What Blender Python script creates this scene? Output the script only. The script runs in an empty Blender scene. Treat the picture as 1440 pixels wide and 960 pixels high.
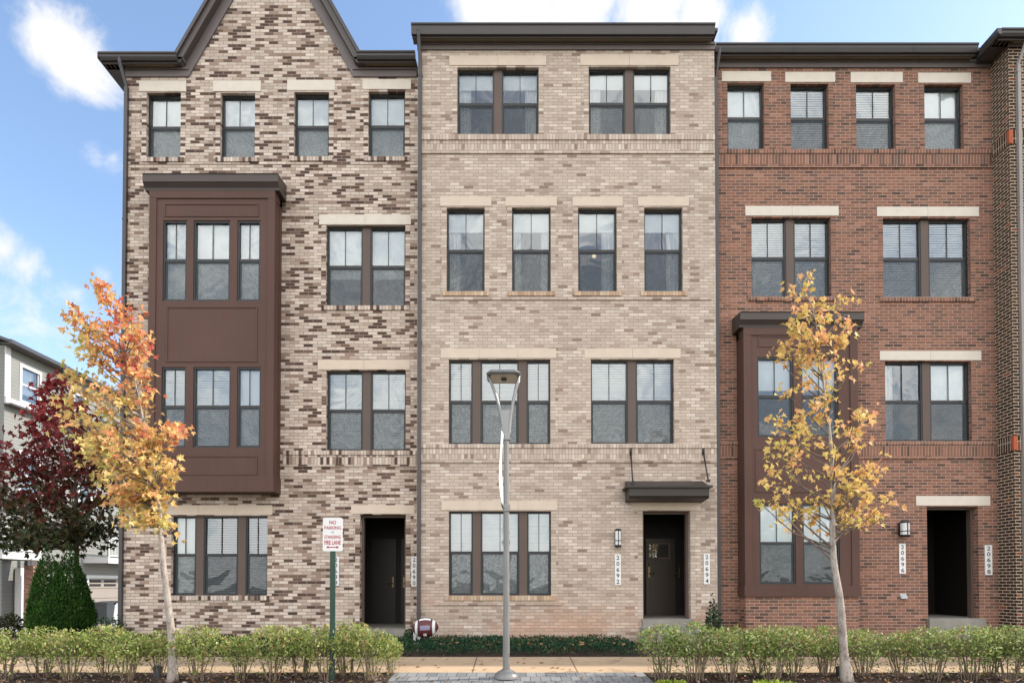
import bpy, math, random
from mathutils import Vector, Matrix, noise as mnoise
R = math.radians
random.seed(7)
scn = bpy.context.scene
COL = scn.collection

# ------------------------------------------------------------------ camera model (photo is 1440x960)
F = 900.0
CAMY, CAMZ = -14.0, 1.2
PITCH = R(1.1)
HORIZON = 820.0
SH = HORIZON - 480 - F * math.tan(PITCH)

def ray(px, py):
    u = (px - 720) / F
    v = (480 + SH - py) / F
    c, s = math.cos(PITCH), math.sin(PITCH)
    return Vector((u, c - v * s, s + v * c))

def onY(px, py, y):
    r = ray(px, py)
    t = (y - CAMY) / r.y
    return r.x * t, CAMZ + r.z * t

def onX(px, py, x):
    r = ray(px, py)
    t = x / r.x
    return CAMY + r.y * t, CAMZ + r.z * t

cam_d = bpy.data.cameras.new('camera')
cam = bpy.data.objects.new('camera', cam_d)
COL.objects.link(cam)
cam.location = (0, CAMY, CAMZ)
cam.rotation_euler = (R(90) + PITCH, 0, 0)
cam_d.sensor_width = 36
cam_d.lens = F / 1440 * 36
cam_d.shift_y = SH / 1440
cam_d.clip_end = 3000
scn.camera = cam

# ------------------------------------------------------------------ materials
def new_mat(name):
    m = bpy.data.materials.new(name)
    m.use_nodes = True
    nt = m.node_tree
    return m, nt, nt.nodes['Principled BSDF'], nt.nodes['Material Output']

class G:
    """tiny helper for wiring shader nodes"""
    def __init__(s, nt): s.nt = nt
    def n(s, t, **kw):
        nd = s.nt.nodes.new(t)
        for k, v in kw.items(): setattr(nd, k, v)
        return nd
    def put(s, sock, v):
        if isinstance(v, bpy.types.NodeSocket): s.nt.links.new(v, sock)
        elif v is not None: sock.default_value = v
    def m(s, op, a, b=None, c=None, clamp=False):
        nd = s.n('ShaderNodeMath', operation=op, use_clamp=clamp)
        for i, v in enumerate((a, b, c)):
            if v is not None: s.put(nd.inputs[i], v)
        return nd.outputs[0]
    def vm(s, op, a, b=None):
        nd = s.n('ShaderNodeVectorMath', operation=op)
        s.put(nd.inputs[0], a)
        if b is not None: s.put(nd.inputs[1], b)
        return nd
    def comb(s, x, y, z=0.0):
        nd = s.n('ShaderNodeCombineXYZ')
        for i, v in enumerate((x, y, z)): s.put(nd.inputs[i], v)
        return nd.outputs[0]
    def mixc(s, fac, a, b, mode='MIX'):
        nd = s.n('ShaderNodeMix', data_type='RGBA', blend_type=mode)
        s.put(nd.inputs[0], fac); s.put(nd.inputs[6], a); s.put(nd.inputs[7], b)
        return nd.outputs[2]
    def ramp(s, fac, stops, interp='LINEAR'):
        nd = s.n('ShaderNodeValToRGB')
        cr = nd.color_ramp; cr.interpolation = interp
        while len(cr.elements) < len(stops): cr.elements.new(0.5)
        for e, (p, c) in zip(cr.elements, stops):
            e.position = p; e.color = (*c, 1) if len(c) == 3 else c
        s.put(nd.inputs[0], fac)
        return nd.outputs[0]
    def noise(s, vec, scale, detail=2.0, rough=0.5, dist=0.0):
        nd = s.n('ShaderNodeTexNoise')
        s.put(nd.inputs['Vector'], vec)
        nd.inputs['Scale'].default_value = scale
        nd.inputs['Detail'].default_value = detail
        nd.inputs['Roughness'].default_value = rough
        nd.inputs['Distortion'].default_value = dist
        return nd.outputs[0]
    def maprange(s, v, a, b, c=0.0, d=1.0, smooth=False):
        nd = s.n('ShaderNodeMapRange')
        if smooth: nd.interpolation_type = 'SMOOTHSTEP'
        s.put(nd.inputs[0], v)
        for i, q in enumerate((a, b, c, d)): s.put(nd.inputs[i + 1], q)
        return nd.outputs[0]
    def obj(s): return s.n('ShaderNodeTexCoord').outputs['Object']
    def bump(s, h, strength, dist):
        nd = s.n('ShaderNodeBump')
        s.put(nd.inputs['Height'], h)
        nd.inputs['Strength'].default_value = strength
        nd.inputs['Distance'].default_value = dist
        return nd.outputs[0]

def paint(name, col, rough=0.6, var=0.12, scale=3.0, bump=0.0, metallic=0.0, spec=0.5, bscale=60):
    m, nt, b, out = new_mat(name); g = G(nt)
    o = g.obj()
    n1 = g.noise(o, scale, 4, 0.6)
    f = g.maprange(n1, 0.25, 0.75, 1 - var, 1 + var)
    c = g.vm('SCALE', (*col,))
    nt.links.new(f, c.inputs['Scale'])
    g.put(b.inputs['Base Color'], c.outputs[0])
    b.inputs['Roughness'].default_value = rough
    b.inputs['Metallic'].default_value = metallic
    b.inputs['Specular IOR Level'].default_value = spec
    if bump:
        g.put(b.inputs['Normal'], g.bump(g.noise(o, bscale, 3, 0.6), bump, 0.01))
    return m

def brick_mat(name, stops, mortar, bw=0.203, bh=0.0677, off=0.5, mort=0.009, zoff=0.0, xoff=0.0, cluster=0.0, bump=0.5, jitter=0.16, stain=None):
    m, nt, b, out = new_mat(name); g = G(nt)
    o = g.obj()
    sep = g.n('ShaderNodeSeparateXYZ'); nt.links.new(o, sep.inputs[0])
    geo = g.n('ShaderNodeNewGeometry')
    sn = g.n('ShaderNodeSeparateXYZ'); nt.links.new(geo.outputs['True Normal'], sn.inputs[0])
    side = g.m('GREATER_THAN', g.m('ABSOLUTE', sn.outputs[0]), 0.5)
    hx = g.m('ADD', g.m('MULTIPLY', sep.outputs[0], g.m('SUBTRACT', 1.0, side)), g.m('MULTIPLY', sep.outputs[1], side))
    hx = g.m('ADD', hx, 100.0 + xoff)
    z = g.m('ADD', sep.outputs[2], 20.0 + zoff)
    rz = g.m('DIVIDE', z, bh)
    row = g.m('FLOOR', rz)
    fz = g.m('SUBTRACT', rz, row)
    xs = g.m('ADD', g.m('DIVIDE', hx, bw), g.m('MULTIPLY', g.m('MODULO', row, 2.0), off))
    colm = g.m('FLOOR', xs)
    fx = g.m('SUBTRACT', xs, colm)
    wn = g.n('ShaderNodeTexWhiteNoise', noise_dimensions='2D')
    nt.links.new(g.comb(colm, row), wn.inputs['Vector'])
    v = wn.outputs['Value']
    wn2 = g.n('ShaderNodeTexWhiteNoise', noise_dimensions='2D')
    nt.links.new(g.comb(g.m('ADD', colm, 37.3), g.m('ADD', row, 11.7)), wn2.inputs['Vector'])
    if cluster:
        cn = g.noise(g.comb(g.m('MULTIPLY', colm, 0.62), g.m('MULTIPLY', row, 1.7)), 1.0, 2, 0.6)
        v = g.m('ADD', v, g.m('MULTIPLY', g.m('SUBTRACT', cn, 0.5), cluster), clamp=True)
    c = g.ramp(v, stops, 'CONSTANT')
    if stain:
        # a patch of pinker bricks laid in the lowest courses
        sm = g.m('MULTIPLY', g.maprange(g.noise(o, 0.9, 4, 0.65), 0.40, 0.60), g.maprange(sep.outputs[2], stain[1]*0.35, stain[1], 1.0, 0.0))
        c = g.mixc(g.m('MULTIPLY', sm, 0.75), c, (*stain[0], 1))
    j = g.maprange(wn2.outputs['Value'], 0, 1, 1 - jitter, 1 + jitter)
    fine = g.noise(o, 34, 4, 0.7)
    big = g.noise(o, 0.5, 3, 0.55)
    j = g.m('MULTIPLY', j, g.maprange(fine, 0.2, 0.8, 0.82, 1.18))
    j = g.m('MULTIPLY', j, g.maprange(big, 0.25, 0.75, 0.92, 1.08))
    cs = g.vm('SCALE', c); nt.links.new(j, cs.inputs['Scale'])
    # mortar
    mx = g.m('MINIMUM', fx, g.m('SUBTRACT', 1.0, fx))
    mz = g.m('MINIMUM', fz, g.m('SUBTRACT', 1.0, fz))
    dx = g.m('MULTIPLY', mx, bw); dz = g.m('MULTIPLY', mz, bh)
    d = g.m('MINIMUM', dx, dz)
    mask = g.maprange(d, mort * 0.35, mort * 0.65, 0.0, 1.0, True)
    mj = g.vm('SCALE', (*mortar,)); nt.links.new(g.maprange(fine, 0.2, 0.8, 0.85, 1.15), mj.inputs['Scale'])
    colr = g.mixc(mask, mj.outputs[0], cs.outputs[0])
    g.put(b.inputs['Base Color'], colr)
    b.inputs['Roughness'].default_value = 0.88
    b.inputs['Specular IOR Level'].default_value = 0.25
    h = g.m('ADD', g.maprange(d, 0, mort * 0.9, 0, 1), g.m('MULTIPLY', fine, 0.35))
    h = g.m('ADD', h, g.m('MULTIPLY', wn2.outputs['Value'], 0.5))
    g.put(b.inputs['Normal'], g.bump(h, bump, 0.006))
    return m

CREAM = [(0.0, (0.085, 0.055, 0.044)), (0.14, (0.15, 0.098, 0.076)), (0.23, (0.30, 0.215, 0.17)), (0.32, (0.46, 0.37, 0.305)),
         (0.48, (0.57, 0.482, 0.41)), (0.70, (0.515, 0.428, 0.36)), (0.86, (0.61, 0.525, 0.455))]
BEIGE = [(0.0, (0.28, 0.205, 0.165)), (0.04, (0.40, 0.315, 0.255)), (0.16, (0.49, 0.405, 0.335)), (0.5, (0.54, 0.452, 0.377)),
         (0.75, (0.475, 0.39, 0.322)), (0.90, (0.60, 0.52, 0.45))]
RED = [(0.0, (0.105, 0.064, 0.052)), (0.08, (0.165, 0.094, 0.072)), (0.3, (0.232, 0.115, 0.081)), (0.6, (0.26, 0.125, 0.086)),
       (0.8, (0.205, 0.102, 0.074)), (0.94, (0.30, 0.156, 0.115))]
DARKRED = [(0.0, (0.035, 0.020, 0.016)), (0.25, (0.055, 0.028, 0.020)), (0.55, (0.075, 0.036, 0.026)), (0.85, (0.05, 0.028, 0.02)), (0.965, (0.22, 0.07, 0.04))]
M = {}
def trio(key, stops, mortar, cluster=0.0, jitter=0.16, mort=0.009, stain=None, bump=0.5):
    M[key] = brick_mat(key + ' running brick', stops, mortar, cluster=cluster, jitter=jitter, mort=mort, bump=bump, stain=stain)
    M[key + '_soldier'] = brick_mat(key + ' soldier brick', stops, mortar, bw=0.0677, bh=0.24, off=0.0, zoff=0.03, mort=mort, jitter=jitter, bump=bump)
    M[key + '_rowlock'] = brick_mat(key + ' rowlock brick', stops, mortar, bw=0.0677, bh=0.4, off=0.0, zoff=0.11, mort=mort, jitter=jitter, bump=bump)
    M[key + '_jamb'] = brick_mat(key + ' jamb brick', stops, mortar, bw=60.0, bh=0.0677, off=0.0, mort=mort, jitter=jitter, xoff=30, bump=bump)
trio('cream', CREAM, (0.29, 0.225, 0.18), cluster=0.22, mort=0.012)
trio('beige', BEIGE, (0.33, 0.26, 0.21), mort=0.011, jitter=0.10, stain=((0.50, 0.31, 0.215), 1.35))
M['tan_sill'] = brick_mat('tan rowlock brick', [(0.0, (0.44, 0.30, 0.20)), (0.4, (0.52, 0.38, 0.26)), (0.8, (0.56, 0.44, 0.33))], (0.30, 0.22, 0.16), bw=0.0677, bh=0.4, off=0.0, zoff=0.11)
trio('red', RED, (0.42, 0.305, 0.235), mort=0.011)
trio('darkred', DARKRED, (0.50, 0.41, 0.30), mort=0.018, bump=0.9)

M['stone'] = paint('cast stone', (0.62, 0.52, 0.42), 0.85, 0.06, 5, 0.12)
M['stonepale'] = paint('pale cast stone', (0.66, 0.60, 0.52), 0.85, 0.06, 5, 0.12)
M['trim'] = paint('dark bronze fascia', (0.070, 0.057, 0.053), 0.5, 0.10, 2)
M['gutter'] = paint('dark bronze gutter', (0.052, 0.047, 0.048), 0.35, 0.10, 2)
M['canopy'] = paint('dark canopy metal', (0.034, 0.027, 0.022), 0.5, 0.1, 3)
def cladding():
    m, nt, b, out = new_mat('brown bay cladding'); g = G(nt)
    o = g.obj()
    mp = g.n('ShaderNodeMapping'); nt.links.new(o, mp.inputs[0]); mp.inputs['Scale'].default_value = (7, 7, 0.35)
    streak = g.noise(mp.outputs[0], 1.0, 4, 0.6)
    spot = g.noise(o, 55, 4, 0.75)
    big = g.noise(o, 0.9, 3, 0.5)
    f = g.m('MULTIPLY', g.maprange(streak, 0.3, 0.75, 0.88, 1.14), g.m('MULTIPLY', g.maprange(spot, 0.25, 0.75, 0.80, 1.22), g.maprange(big, 0.3, 0.7, 0.92, 1.08)))
    c = g.vm('SCALE', (0.096, 0.050, 0.038)); nt.links.new(f, c.inputs['Scale'])
    g.put(b.inputs['Base Color'], c.outputs[0])
    b.inputs['Specular IOR Level'].default_value = 0.3
    g.put(b.inputs['Roughness'], g.maprange(streak, 0.3, 0.7, 0.5, 0.72))
    g.put(b.inputs['Normal'], g.bump(spot, 0.35, 0.004))
    return m
M['bay'] = cladding()
M['bayroof'] = paint('bay roof metal', (0.056, 0.042, 0.037), 0.5, 0.08, 2)
M['mullion'] = paint('brown mullion paint', (0.105, 0.072, 0.057), 0.6, 0.06, 2)
M['black'] = paint('black window frame', (0.016, 0.016, 0.017), 0.42, 0.1, 3)
M['frieze'] = paint('brown grey frieze', (0.135, 0.112, 0.108), 0.5, 0.10, 2)
M['soffit'] = paint('olive brown soffit', (0.24, 0.19, 0.13), 0.6, 0.08, 3)
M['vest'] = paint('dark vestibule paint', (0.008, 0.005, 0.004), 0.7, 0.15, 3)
M['doorp'] = paint('dark brown door paint', (0.040, 0.026, 0.015), 0.45, 0.1, 3)
M['doord'] = paint('near black door paint', (0.012, 0.008, 0.006), 0.5, 0.1, 3)
M['brass'] = paint('dark brass', (0.20, 0.15, 0.08), 0.4, 0.05, 5, metallic=1.0)
M['white'] = paint('white plastic', (0.75, 0.75, 0.74), 0.55, 0.04, 5)
M['ink'] = paint('dark lettering', (0.02, 0.022, 0.03), 0.6, 0.02, 5)
M['redink'] = paint('red lettering', (0.42, 0.02, 0.025), 0.6, 0.02, 5)
M['opal'] = paint('opal glass', (0.72, 0.73, 0.72), 0.25, 0.03, 5)
M['greenpost'] = paint('green enamel', (0.012, 0.05, 0.034), 0.4, 0.15, 9)
M['steel'] = paint('brushed grey metal', (0.26, 0.26, 0.26), 0.45, 0.08, 4, metallic=0.6)
M['lampgrey'] = paint('grey lamp enamel', (0.20, 0.195, 0.19), 0.38, 0.08, 4, metallic=0.2)
M['lens'] = paint('cream lamp lens', (0.62, 0.54, 0.42), 0.3, 0.04, 5)
M['banner'] = paint('white banner cloth', (0.66, 0.66, 0.67), 0.8, 0.03, 8)
M['darkroom'] = paint('unlit room colour', (0.10, 0.10, 0.10), 0.9, 0.08, 1.0)  # lack of light behind the bay panes put into the wall colour
M['interior'] = paint('interior wall paint', (0.42, 0.43, 0.44), 0.9, 0.08, 1.0)
M['blindw'] = paint('white blind', (0.88, 0.90, 0.88), 0.6, 0.03, 2)
M['shade'] = paint('white roller shade', (0.88, 0.90, 0.88), 0.8, 0.05, 1.2)
M['curtain'] = paint('pale curtain', (0.80, 0.81, 0.79), 0.9, 0.06, 3)
M['lampshade'] = paint('linen lamp shade', (0.75, 0.70, 0.58), 0.9, 0.05, 3)
M['siding'] = None
M['roofing'] = paint('grey shingle roof', (0.10, 0.105, 0.115), 0.9, 0.22, 6, 0.4)
M['whitep'] = paint('white trim paint', (0.56, 0.56, 0.55), 0.6, 0.04, 2)
M['garage'] = paint('beige garage door', (0.25, 0.215, 0.19), 0.6, 0.05, 1)
M['football'] = paint('football maroon', (0.10, 0.022, 0.022), 0.5, 0.15, 6, 0.1)
M['mauve'] = paint('grey violet print', (0.28, 0.24, 0.36), 0.6, 0.1, 9)
def bark_mat():
    m, nt, b, out = new_mat('pale maple bark'); g = G(nt)
    o = g.obj()
    mp = g.n('ShaderNodeMapping'); nt.links.new(o, mp.inputs[0]); mp.inputs['Scale'].default_value = (1, 1, 0.35)
    n1 = g.noise(mp.outputs[0], 16, 5, 0.7)
    n2 = g.noise(o, 42, 4, 0.7)
    c = g.ramp(g.m('ADD', g.m('MULTIPLY', n1, 0.65), g.m('MULTIPLY', n2, 0.35)), [(0.34, (0.12, 0.095, 0.08)), (0.43, (0.27, 0.225, 0.19)), (0.52, (0.38, 0.33, 0.29)), (0.66, (0.46, 0.42, 0.38))])
    g.put(b.inputs['Base Color'], c); b.inputs['Roughness'].default_value = 0.9
    g.put(b.inputs['Normal'], g.bump(g.m('ADD', n1, n2), 0.8, 0.012))
    return m
M['bark'] = bark_mat()
M['limb'] = paint('grey brown limb bark', (0.17, 0.13, 0.105), 0.9, 0.3, 14, 0.4)
M['barkdark'] = paint('brown bark', (0.12, 0.085, 0.065), 0.9, 0.25, 14, 0.5)
M['twig'] = paint('brown shrub stems', (0.20, 0.145, 0.105), 0.9, 0.25, 20)
M['bin'] = paint('dark bin plastic', (0.03, 0.035, 0.04), 0.5, 0.1, 4)
M['bingrey'] = paint('pale bin plastic', (0.40, 0.42, 0.43), 0.5, 0.1, 4)
M['stoop'] = paint('stoop concrete', (0.26, 0.245, 0.215), 0.9, 0.2, 3, 0.2)
M['pierbrick'] = brick_mat('brown pier brick', RED, (0.22, 0.17, 0.14))

def emit_mat(name, col, s):
    m, nt, b, out = new_mat(name)
    b.inputs['Base Color'].default_value = (0.8, 0.8, 0.75, 1)
    b.inputs['Emission Color'].default_value = (*col, 1)
    b.inputs['Emission Strength'].default_value = s
    return m
M['bulb'] = emit_mat('lit ceiling lamp', (1, 0.75, 0.45), 0.7)

def glass_mat():
    m, nt, b, out = new_mat('window glass'); g = G(nt)
    nt.nodes.remove(b)
    tr = g.n('ShaderNodeBsdfTransparent'); tr.inputs[0].default_value = (0.93, 0.95, 0.95, 1)
    gl = g.n('ShaderNodeBsdfGlossy'); gl.inputs['Roughness'].default_value = 0.0
    gl.inputs['Color'].default_value = (0.86, 0.93, 1.0, 1)
    o = g.obj()
    bp = g.bump(g.noise(o, 1.3, 2, 0.5, 0.8), 0.22, 0.05)
    nt.links.new(bp, gl.inputs['Normal'])
    fr = g.n('ShaderNodeFresnel'); fr.inputs[0].default_value = 1.75
    fac = g.m('ADD', fr.outputs[0], 0.09, clamp=True)
    mx = g.n('ShaderNodeMixShader')
    nt.links.new(fac, mx.inputs[0]); nt.links.new(tr.outputs[0], mx.inputs[1]); nt.links.new(gl.outputs[0], mx.inputs[2])
    nt.links.new(mx.outputs[0], out.inputs['Surface'])
    return m
M['glass'] = glass_mat()

def screen_mat():
    m, nt, b, out = new_mat('insect screen mesh'); g = G(nt)
    b.inputs['Base Color'].default_value = (0.075, 0.092, 0.105, 1)
    b.inputs['Roughness'].default_value = 0.7
    tr = g.n('ShaderNodeBsdfTransparent')
    o = g.obj()
    sw = g.noise(o, 2.2, 3, 0.6, 2.5)
    sw = g.m('SINE', g.m('MULTIPLY', sw, 46.0))
    fac = g.maprange(sw, -1, 1, 0.36, 0.54)
    mx = g.n('ShaderNodeMixShader')
    nt.links.new(fac, mx.inputs[0]); nt.links.new(tr.outputs[0], mx.inputs[1]); nt.links.new(b.outputs[0], mx.inputs[2])
    nt.links.new(mx.outputs[0], out.inputs['Surface'])
    return m
M['screen'] = screen_mat()

def siding_mat():
    m, nt, b, out = new_mat('grey lap siding'); g = G(nt)
    o = g.obj(); sep = g.n('ShaderNodeSeparateXYZ'); nt.links.new(o, sep.inputs[0])
    t = g.m('DIVIDE', g.m('ADD', sep.outputs[2], 20.0), 0.16)
    f = g.m('FRACT', t)
    line = g.maprange(f, 0.0, 0.10, 0.55, 1.0)
    n = g.maprange(g.noise(o, 0.8, 3, 0.5), 0.3, 0.7, 0.93, 1.07)
    c = g.vm('SCALE', (0.20, 0.20, 0.185)); nt.links.new(g.m('MULTIPLY', line, n), c.inputs['Scale'])
    g.put(b.inputs['Base Color'], c.outputs[0])
    b.inputs['Roughness'].default_value = 0.7
    g.put(b.inputs['Normal'], g.bump(g.m('SUBTRACT', 1.0, f), 0.6, 0.02))
    return m
M['siding'] = siding_mat()

def leaf_mat(name, stops, trans=0.4, noise_amt=0.35, nscale=1.6, rough=0.55, zgrad=None, contrast=1.5, spec=0.3):
    m, nt, b, out = new_mat(name); g = G(nt)
    geo = g.n('ShaderNodeNewGeometry')
    o = g.obj()
    v = geo.outputs['Random Per Island']
    nz = g.noise(o, nscale, 2, 0.5)
    v = g.m('ADD', g.m('MULTIPLY', v, 1 - noise_amt), g.m('MULTIPLY', g.maprange(nz, 0.28, 0.72), noise_amt), clamp=True)
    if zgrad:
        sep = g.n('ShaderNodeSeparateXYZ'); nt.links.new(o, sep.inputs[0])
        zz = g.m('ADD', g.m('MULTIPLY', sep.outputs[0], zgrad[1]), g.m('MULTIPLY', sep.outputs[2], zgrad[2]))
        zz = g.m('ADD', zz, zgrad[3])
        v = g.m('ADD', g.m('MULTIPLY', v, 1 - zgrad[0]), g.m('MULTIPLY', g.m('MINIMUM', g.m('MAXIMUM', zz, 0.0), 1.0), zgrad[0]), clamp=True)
    v = g.maprange(v, 0.5-0.5/contrast, 0.5+0.5/contrast)
    c = g.ramp(v, stops)
    g.put(b.inputs['Base Color'], c)
    b.inputs['Roughness'].default_value = rough
    b.inputs['Specular IOR Level'].default_value = spec
    if trans:
        tl = g.n('ShaderNodeBsdfTranslucent'); g.put(tl.inputs[0], c)
        mx = g.n('ShaderNodeMixShader'); mx.inputs[0].default_value = trans
        nt.links.new(b.outputs[0], mx.inputs[1]); nt.links.new(tl.outputs[0], mx.inputs[2])
        nt.links.new(mx.outputs[0], out.inputs['Surface'])
    return m
M['leaf_orange'] = leaf_mat('orange yellow maple leaves', [(0.0, (0.30, 0.36, 0.08)), (0.22, (0.56, 0.52, 0.16)), (0.45, (0.76, 0.58, 0.22)),
    (0.62, (0.76, 0.47, 0.19)), (0.80, (0.70, 0.27, 0.13)), (1.0, (0.58, 0.13, 0.10))], 0.40, 0.45, 1.3, zgrad=(0.42, 0.28, 0.19, 1.45))
M['leaf_gold'] = leaf_mat('golden maple leaves', [(0.0, (0.50, 0.46, 0.12)), (0.3, (0.72, 0.54, 0.17)), (0.6, (0.76, 0.47, 0.19)),
    (0.82, (0.72, 0.34, 0.20)), (1.0, (0.62, 0.23, 0.19))], 0.38, 0.35, 1.5, zgrad=(0.38, 0.25, 0.06, -0.95))
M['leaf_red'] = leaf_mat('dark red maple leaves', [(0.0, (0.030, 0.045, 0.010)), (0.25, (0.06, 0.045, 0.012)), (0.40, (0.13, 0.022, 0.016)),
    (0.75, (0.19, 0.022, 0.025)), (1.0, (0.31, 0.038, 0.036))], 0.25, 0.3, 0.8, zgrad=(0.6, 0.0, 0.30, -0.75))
M['leaf_shrub'] = leaf_mat('yellow green shrub leaves', [(0.0, (0.11, 0.18, 0.035)), (0.3, (0.22, 0.295, 0.065)), (0.65, (0.34, 0.38, 0.11)), (0.9, (0.52, 0.52, 0.24)), (1.0, (0.42, 0.24, 0.09))], 0.3, 0.3, 3)
M['leaf_hedge'] = leaf_mat('green shrub leaves', [(0.0, (0.09, 0.16, 0.035)), (0.4, (0.21, 0.29, 0.07)), (0.72, (0.37, 0.43, 0.14)), (0.93, (0.60, 0.62, 0.34)), (1.0, (0.42, 0.20, 0.09))], 0.3, 0.3, 3)
M['leaf_cover'] = leaf_mat('dark juniper needles', [(0.0, (0.012, 0.035, 0.018)), (0.5, (0.022, 0.060, 0.030)), (0.85, (0.045, 0.095, 0.045)), (1.0, (0.12, 0.13, 0.06))], 0.1, 0.4, 2, rough=0.8, spec=0.15)
M['leaf_thuja'] = leaf_mat('arborvitae sprays', [(0.0, (0.014, 0.042, 0.008)), (0.5, (0.026, 0.072, 0.014)), (1.0, (0.055, 0.115, 0.022))], 0.0, 0.4, 3, rough=0.9, spec=0.08)
M['leaf_dark'] = leaf_mat('dark evergreen leaves', [(0.0, (0.012, 0.030, 0.012)), (0.6, (0.03, 0.06, 0.025)), (1.0, (0.08, 0.13, 0.06))], 0.1, 0.3, 3)
M['leaf_lime'] = leaf_mat('lime green blades', [(0.0, (0.14, 0.24, 0.02)), (0.6, (0.30, 0.40, 0.04)), (1.0, (0.45, 0.48, 0.08))], 0.3, 0.3, 3)
M['leaf_fallen'] = leaf_mat('fallen leaves', [(0.0, (0.30, 0.18, 0.09)), (0.5, (0.42, 0.24, 0.12)), (0.8, (0.50, 0.34, 0.10)), (1.0, (0.40, 0.10, 0.05))], 0.2, 0.2, 2)
M['chips'] = leaf_mat('mulch chips', [(0.0, (0.035, 0.022, 0.017)), (0.5, (0.10, 0.064, 0.050)), (0.8, (0.20, 0.145, 0.12)), (1.0, (0.40, 0.32, 0.28))], 0.0, 0.2, 3)

def ground_mat(name, c1, c2, scale, bump=0.5, rough=0.95, joints=None, stain=0.72):
    m, nt, b, out = new_mat(name); g = G(nt)
    o = g.obj()
    n1 = g.noise(o, scale, 6, 0.65)
    n2 = g.noise(o, scale * 14, 4, 0.7)
    n3 = g.noise(o, scale * 0.22, 3, 0.6)
    f = g.m('ADD', g.m('MULTIPLY', n1, 0.5), g.m('ADD', g.m('MULTIPLY', n2, 0.3), g.m('MULTIPLY', n3, 0.2)))
    c = g.mixc(g.maprange(f, 0.32, 0.68), (*c1, 1), (*c2, 1))
    blot = g.maprange(g.noise(o, 2.6, 5, 0.7, 0.8), 0.55, 0.72, 1.0, stain)
    grit = g.maprange(g.noise(o, 70, 2, 0.5), 0.62, 0.72, 1.0, stain)
    cz = g.vm('SCALE', c); nt.links.new(g.m('MULTIPLY', blot, grit), cz.inputs['Scale']); c = cz.outputs[0]
    h = n2
    if joints:
        sep = g.n('ShaderNodeSeparateXYZ'); nt.links.new(o, sep.inputs[0])
        t = g.m('FRACT', g.m('DIVIDE', g.m('ADD', sep.outputs[0], 60.0 + joints[1]), joints[0]))
        d = g.m('MINIMUM', t, g.m('SUBTRACT', 1.0, t))
        k = g.maprange(d, 0.004, 0.009, 0.35, 1.0)
        cs = g.vm('SCALE', c); nt.links.new(k, cs.inputs['Scale']); c = cs.outputs[0]
    g.put(b.inputs['Base Color'], c)
    b.inputs['Roughness'].default_value = rough
    b.inputs['Specular IOR Level'].default_value = 0.25
    g.put(b.inputs['Normal'], g.bump(h, bump, 0.01))
    return m
M['soil'] = ground_mat('soil and lawn', (0.055, 0.05, 0.03), (0.10, 0.10, 0.05), 1.2, 0.8)
M['mulch'] = ground_mat('dark mulch', (0.035, 0.022, 0.016), (0.10, 0.065, 0.05), 6, 1.0)
M['concrete'] = ground_mat('tan concrete', (0.42, 0.30, 0.19), (0.54, 0.40, 0.265), 0.9, 0.15, joints=(1.62, 0.55))
M['kerbc'] = ground_mat('pale concrete edge', (0.50, 0.43, 0.34), (0.60, 0.53, 0.43), 1.0, 0.15)
M['asphalt'] = ground_mat('asphalt', (0.04, 0.04, 0.042), (0.06, 0.06, 0.062), 2.0, 0.5)
M['drive'] = ground_mat('alley concrete', (0.36, 0.35, 0.33), (0.45, 0.44, 0.42), 1.0, 0.2)

def paver_mat():
    m, nt, b, out = new_mat('grey pavers'); g = G(nt)
    o = g.obj(); sep = g.n('ShaderNodeSeparateXYZ'); nt.links.new(o, sep.inputs[0])
    hx = g.m('ADD', sep.outputs[0], 50.0); hy = g.m('ADD', sep.outputs[1], 50.04)
    rz = g.m('DIVIDE', hy, 0.30); row = g.m('FLOOR', rz); fz = g.m('SUBTRACT', rz, row)
    xs = g.m('ADD', g.m('DIVIDE', hx, 0.15), g.m('MULTIPLY', row, 0.37))
    cm = g.m('FLOOR', xs); fx = g.m('SUBTRACT', xs, cm)
    wn = g.n('ShaderNodeTexWhiteNoise', noise_dimensions='2D'); nt.links.new(g.comb(cm, row), wn.inputs['Vector'])
    c = g.ramp(wn.outputs['Value'], [(0, (0.15, 0.158, 0.165)), (0.5, (0.20, 0.205, 0.21)), (1, (0.26, 0.262, 0.262))])
    d = g.m('MINIMUM', g.m('MULTIPLY', g.m('MINIMUM', fx, g.m('SUBTRACT', 1.0, fx)), 0.15), g.m('MULTIPLY', g.m('MINIMUM', fz, g.m('SUBTRACT', 1.0, fz)), 0.30))
    mask = g.maprange(d, 0.003, 0.007)
    fine = g.noise(o, 20, 4, 0.7)
    c2 = g.mixc(mask, (0.05, 0.05, 0.048, 1), c)
    cs = g.vm('SCALE', c2); nt.links.new(g.maprange(fine, 0.2, 0.8, 0.8, 1.2), cs.inputs['Scale'])
    g.put(b.inputs['Base Color'], cs.outputs[0])
    b.inputs['Roughness'].default_value = 0.85
    g.put(b.inputs['Normal'], g.bump(g.m('ADD', mask, g.m('MULTIPLY', fine, 0.3)), 0.5, 0.006))
    return m
M['pavers'] = paver_mat()

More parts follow.
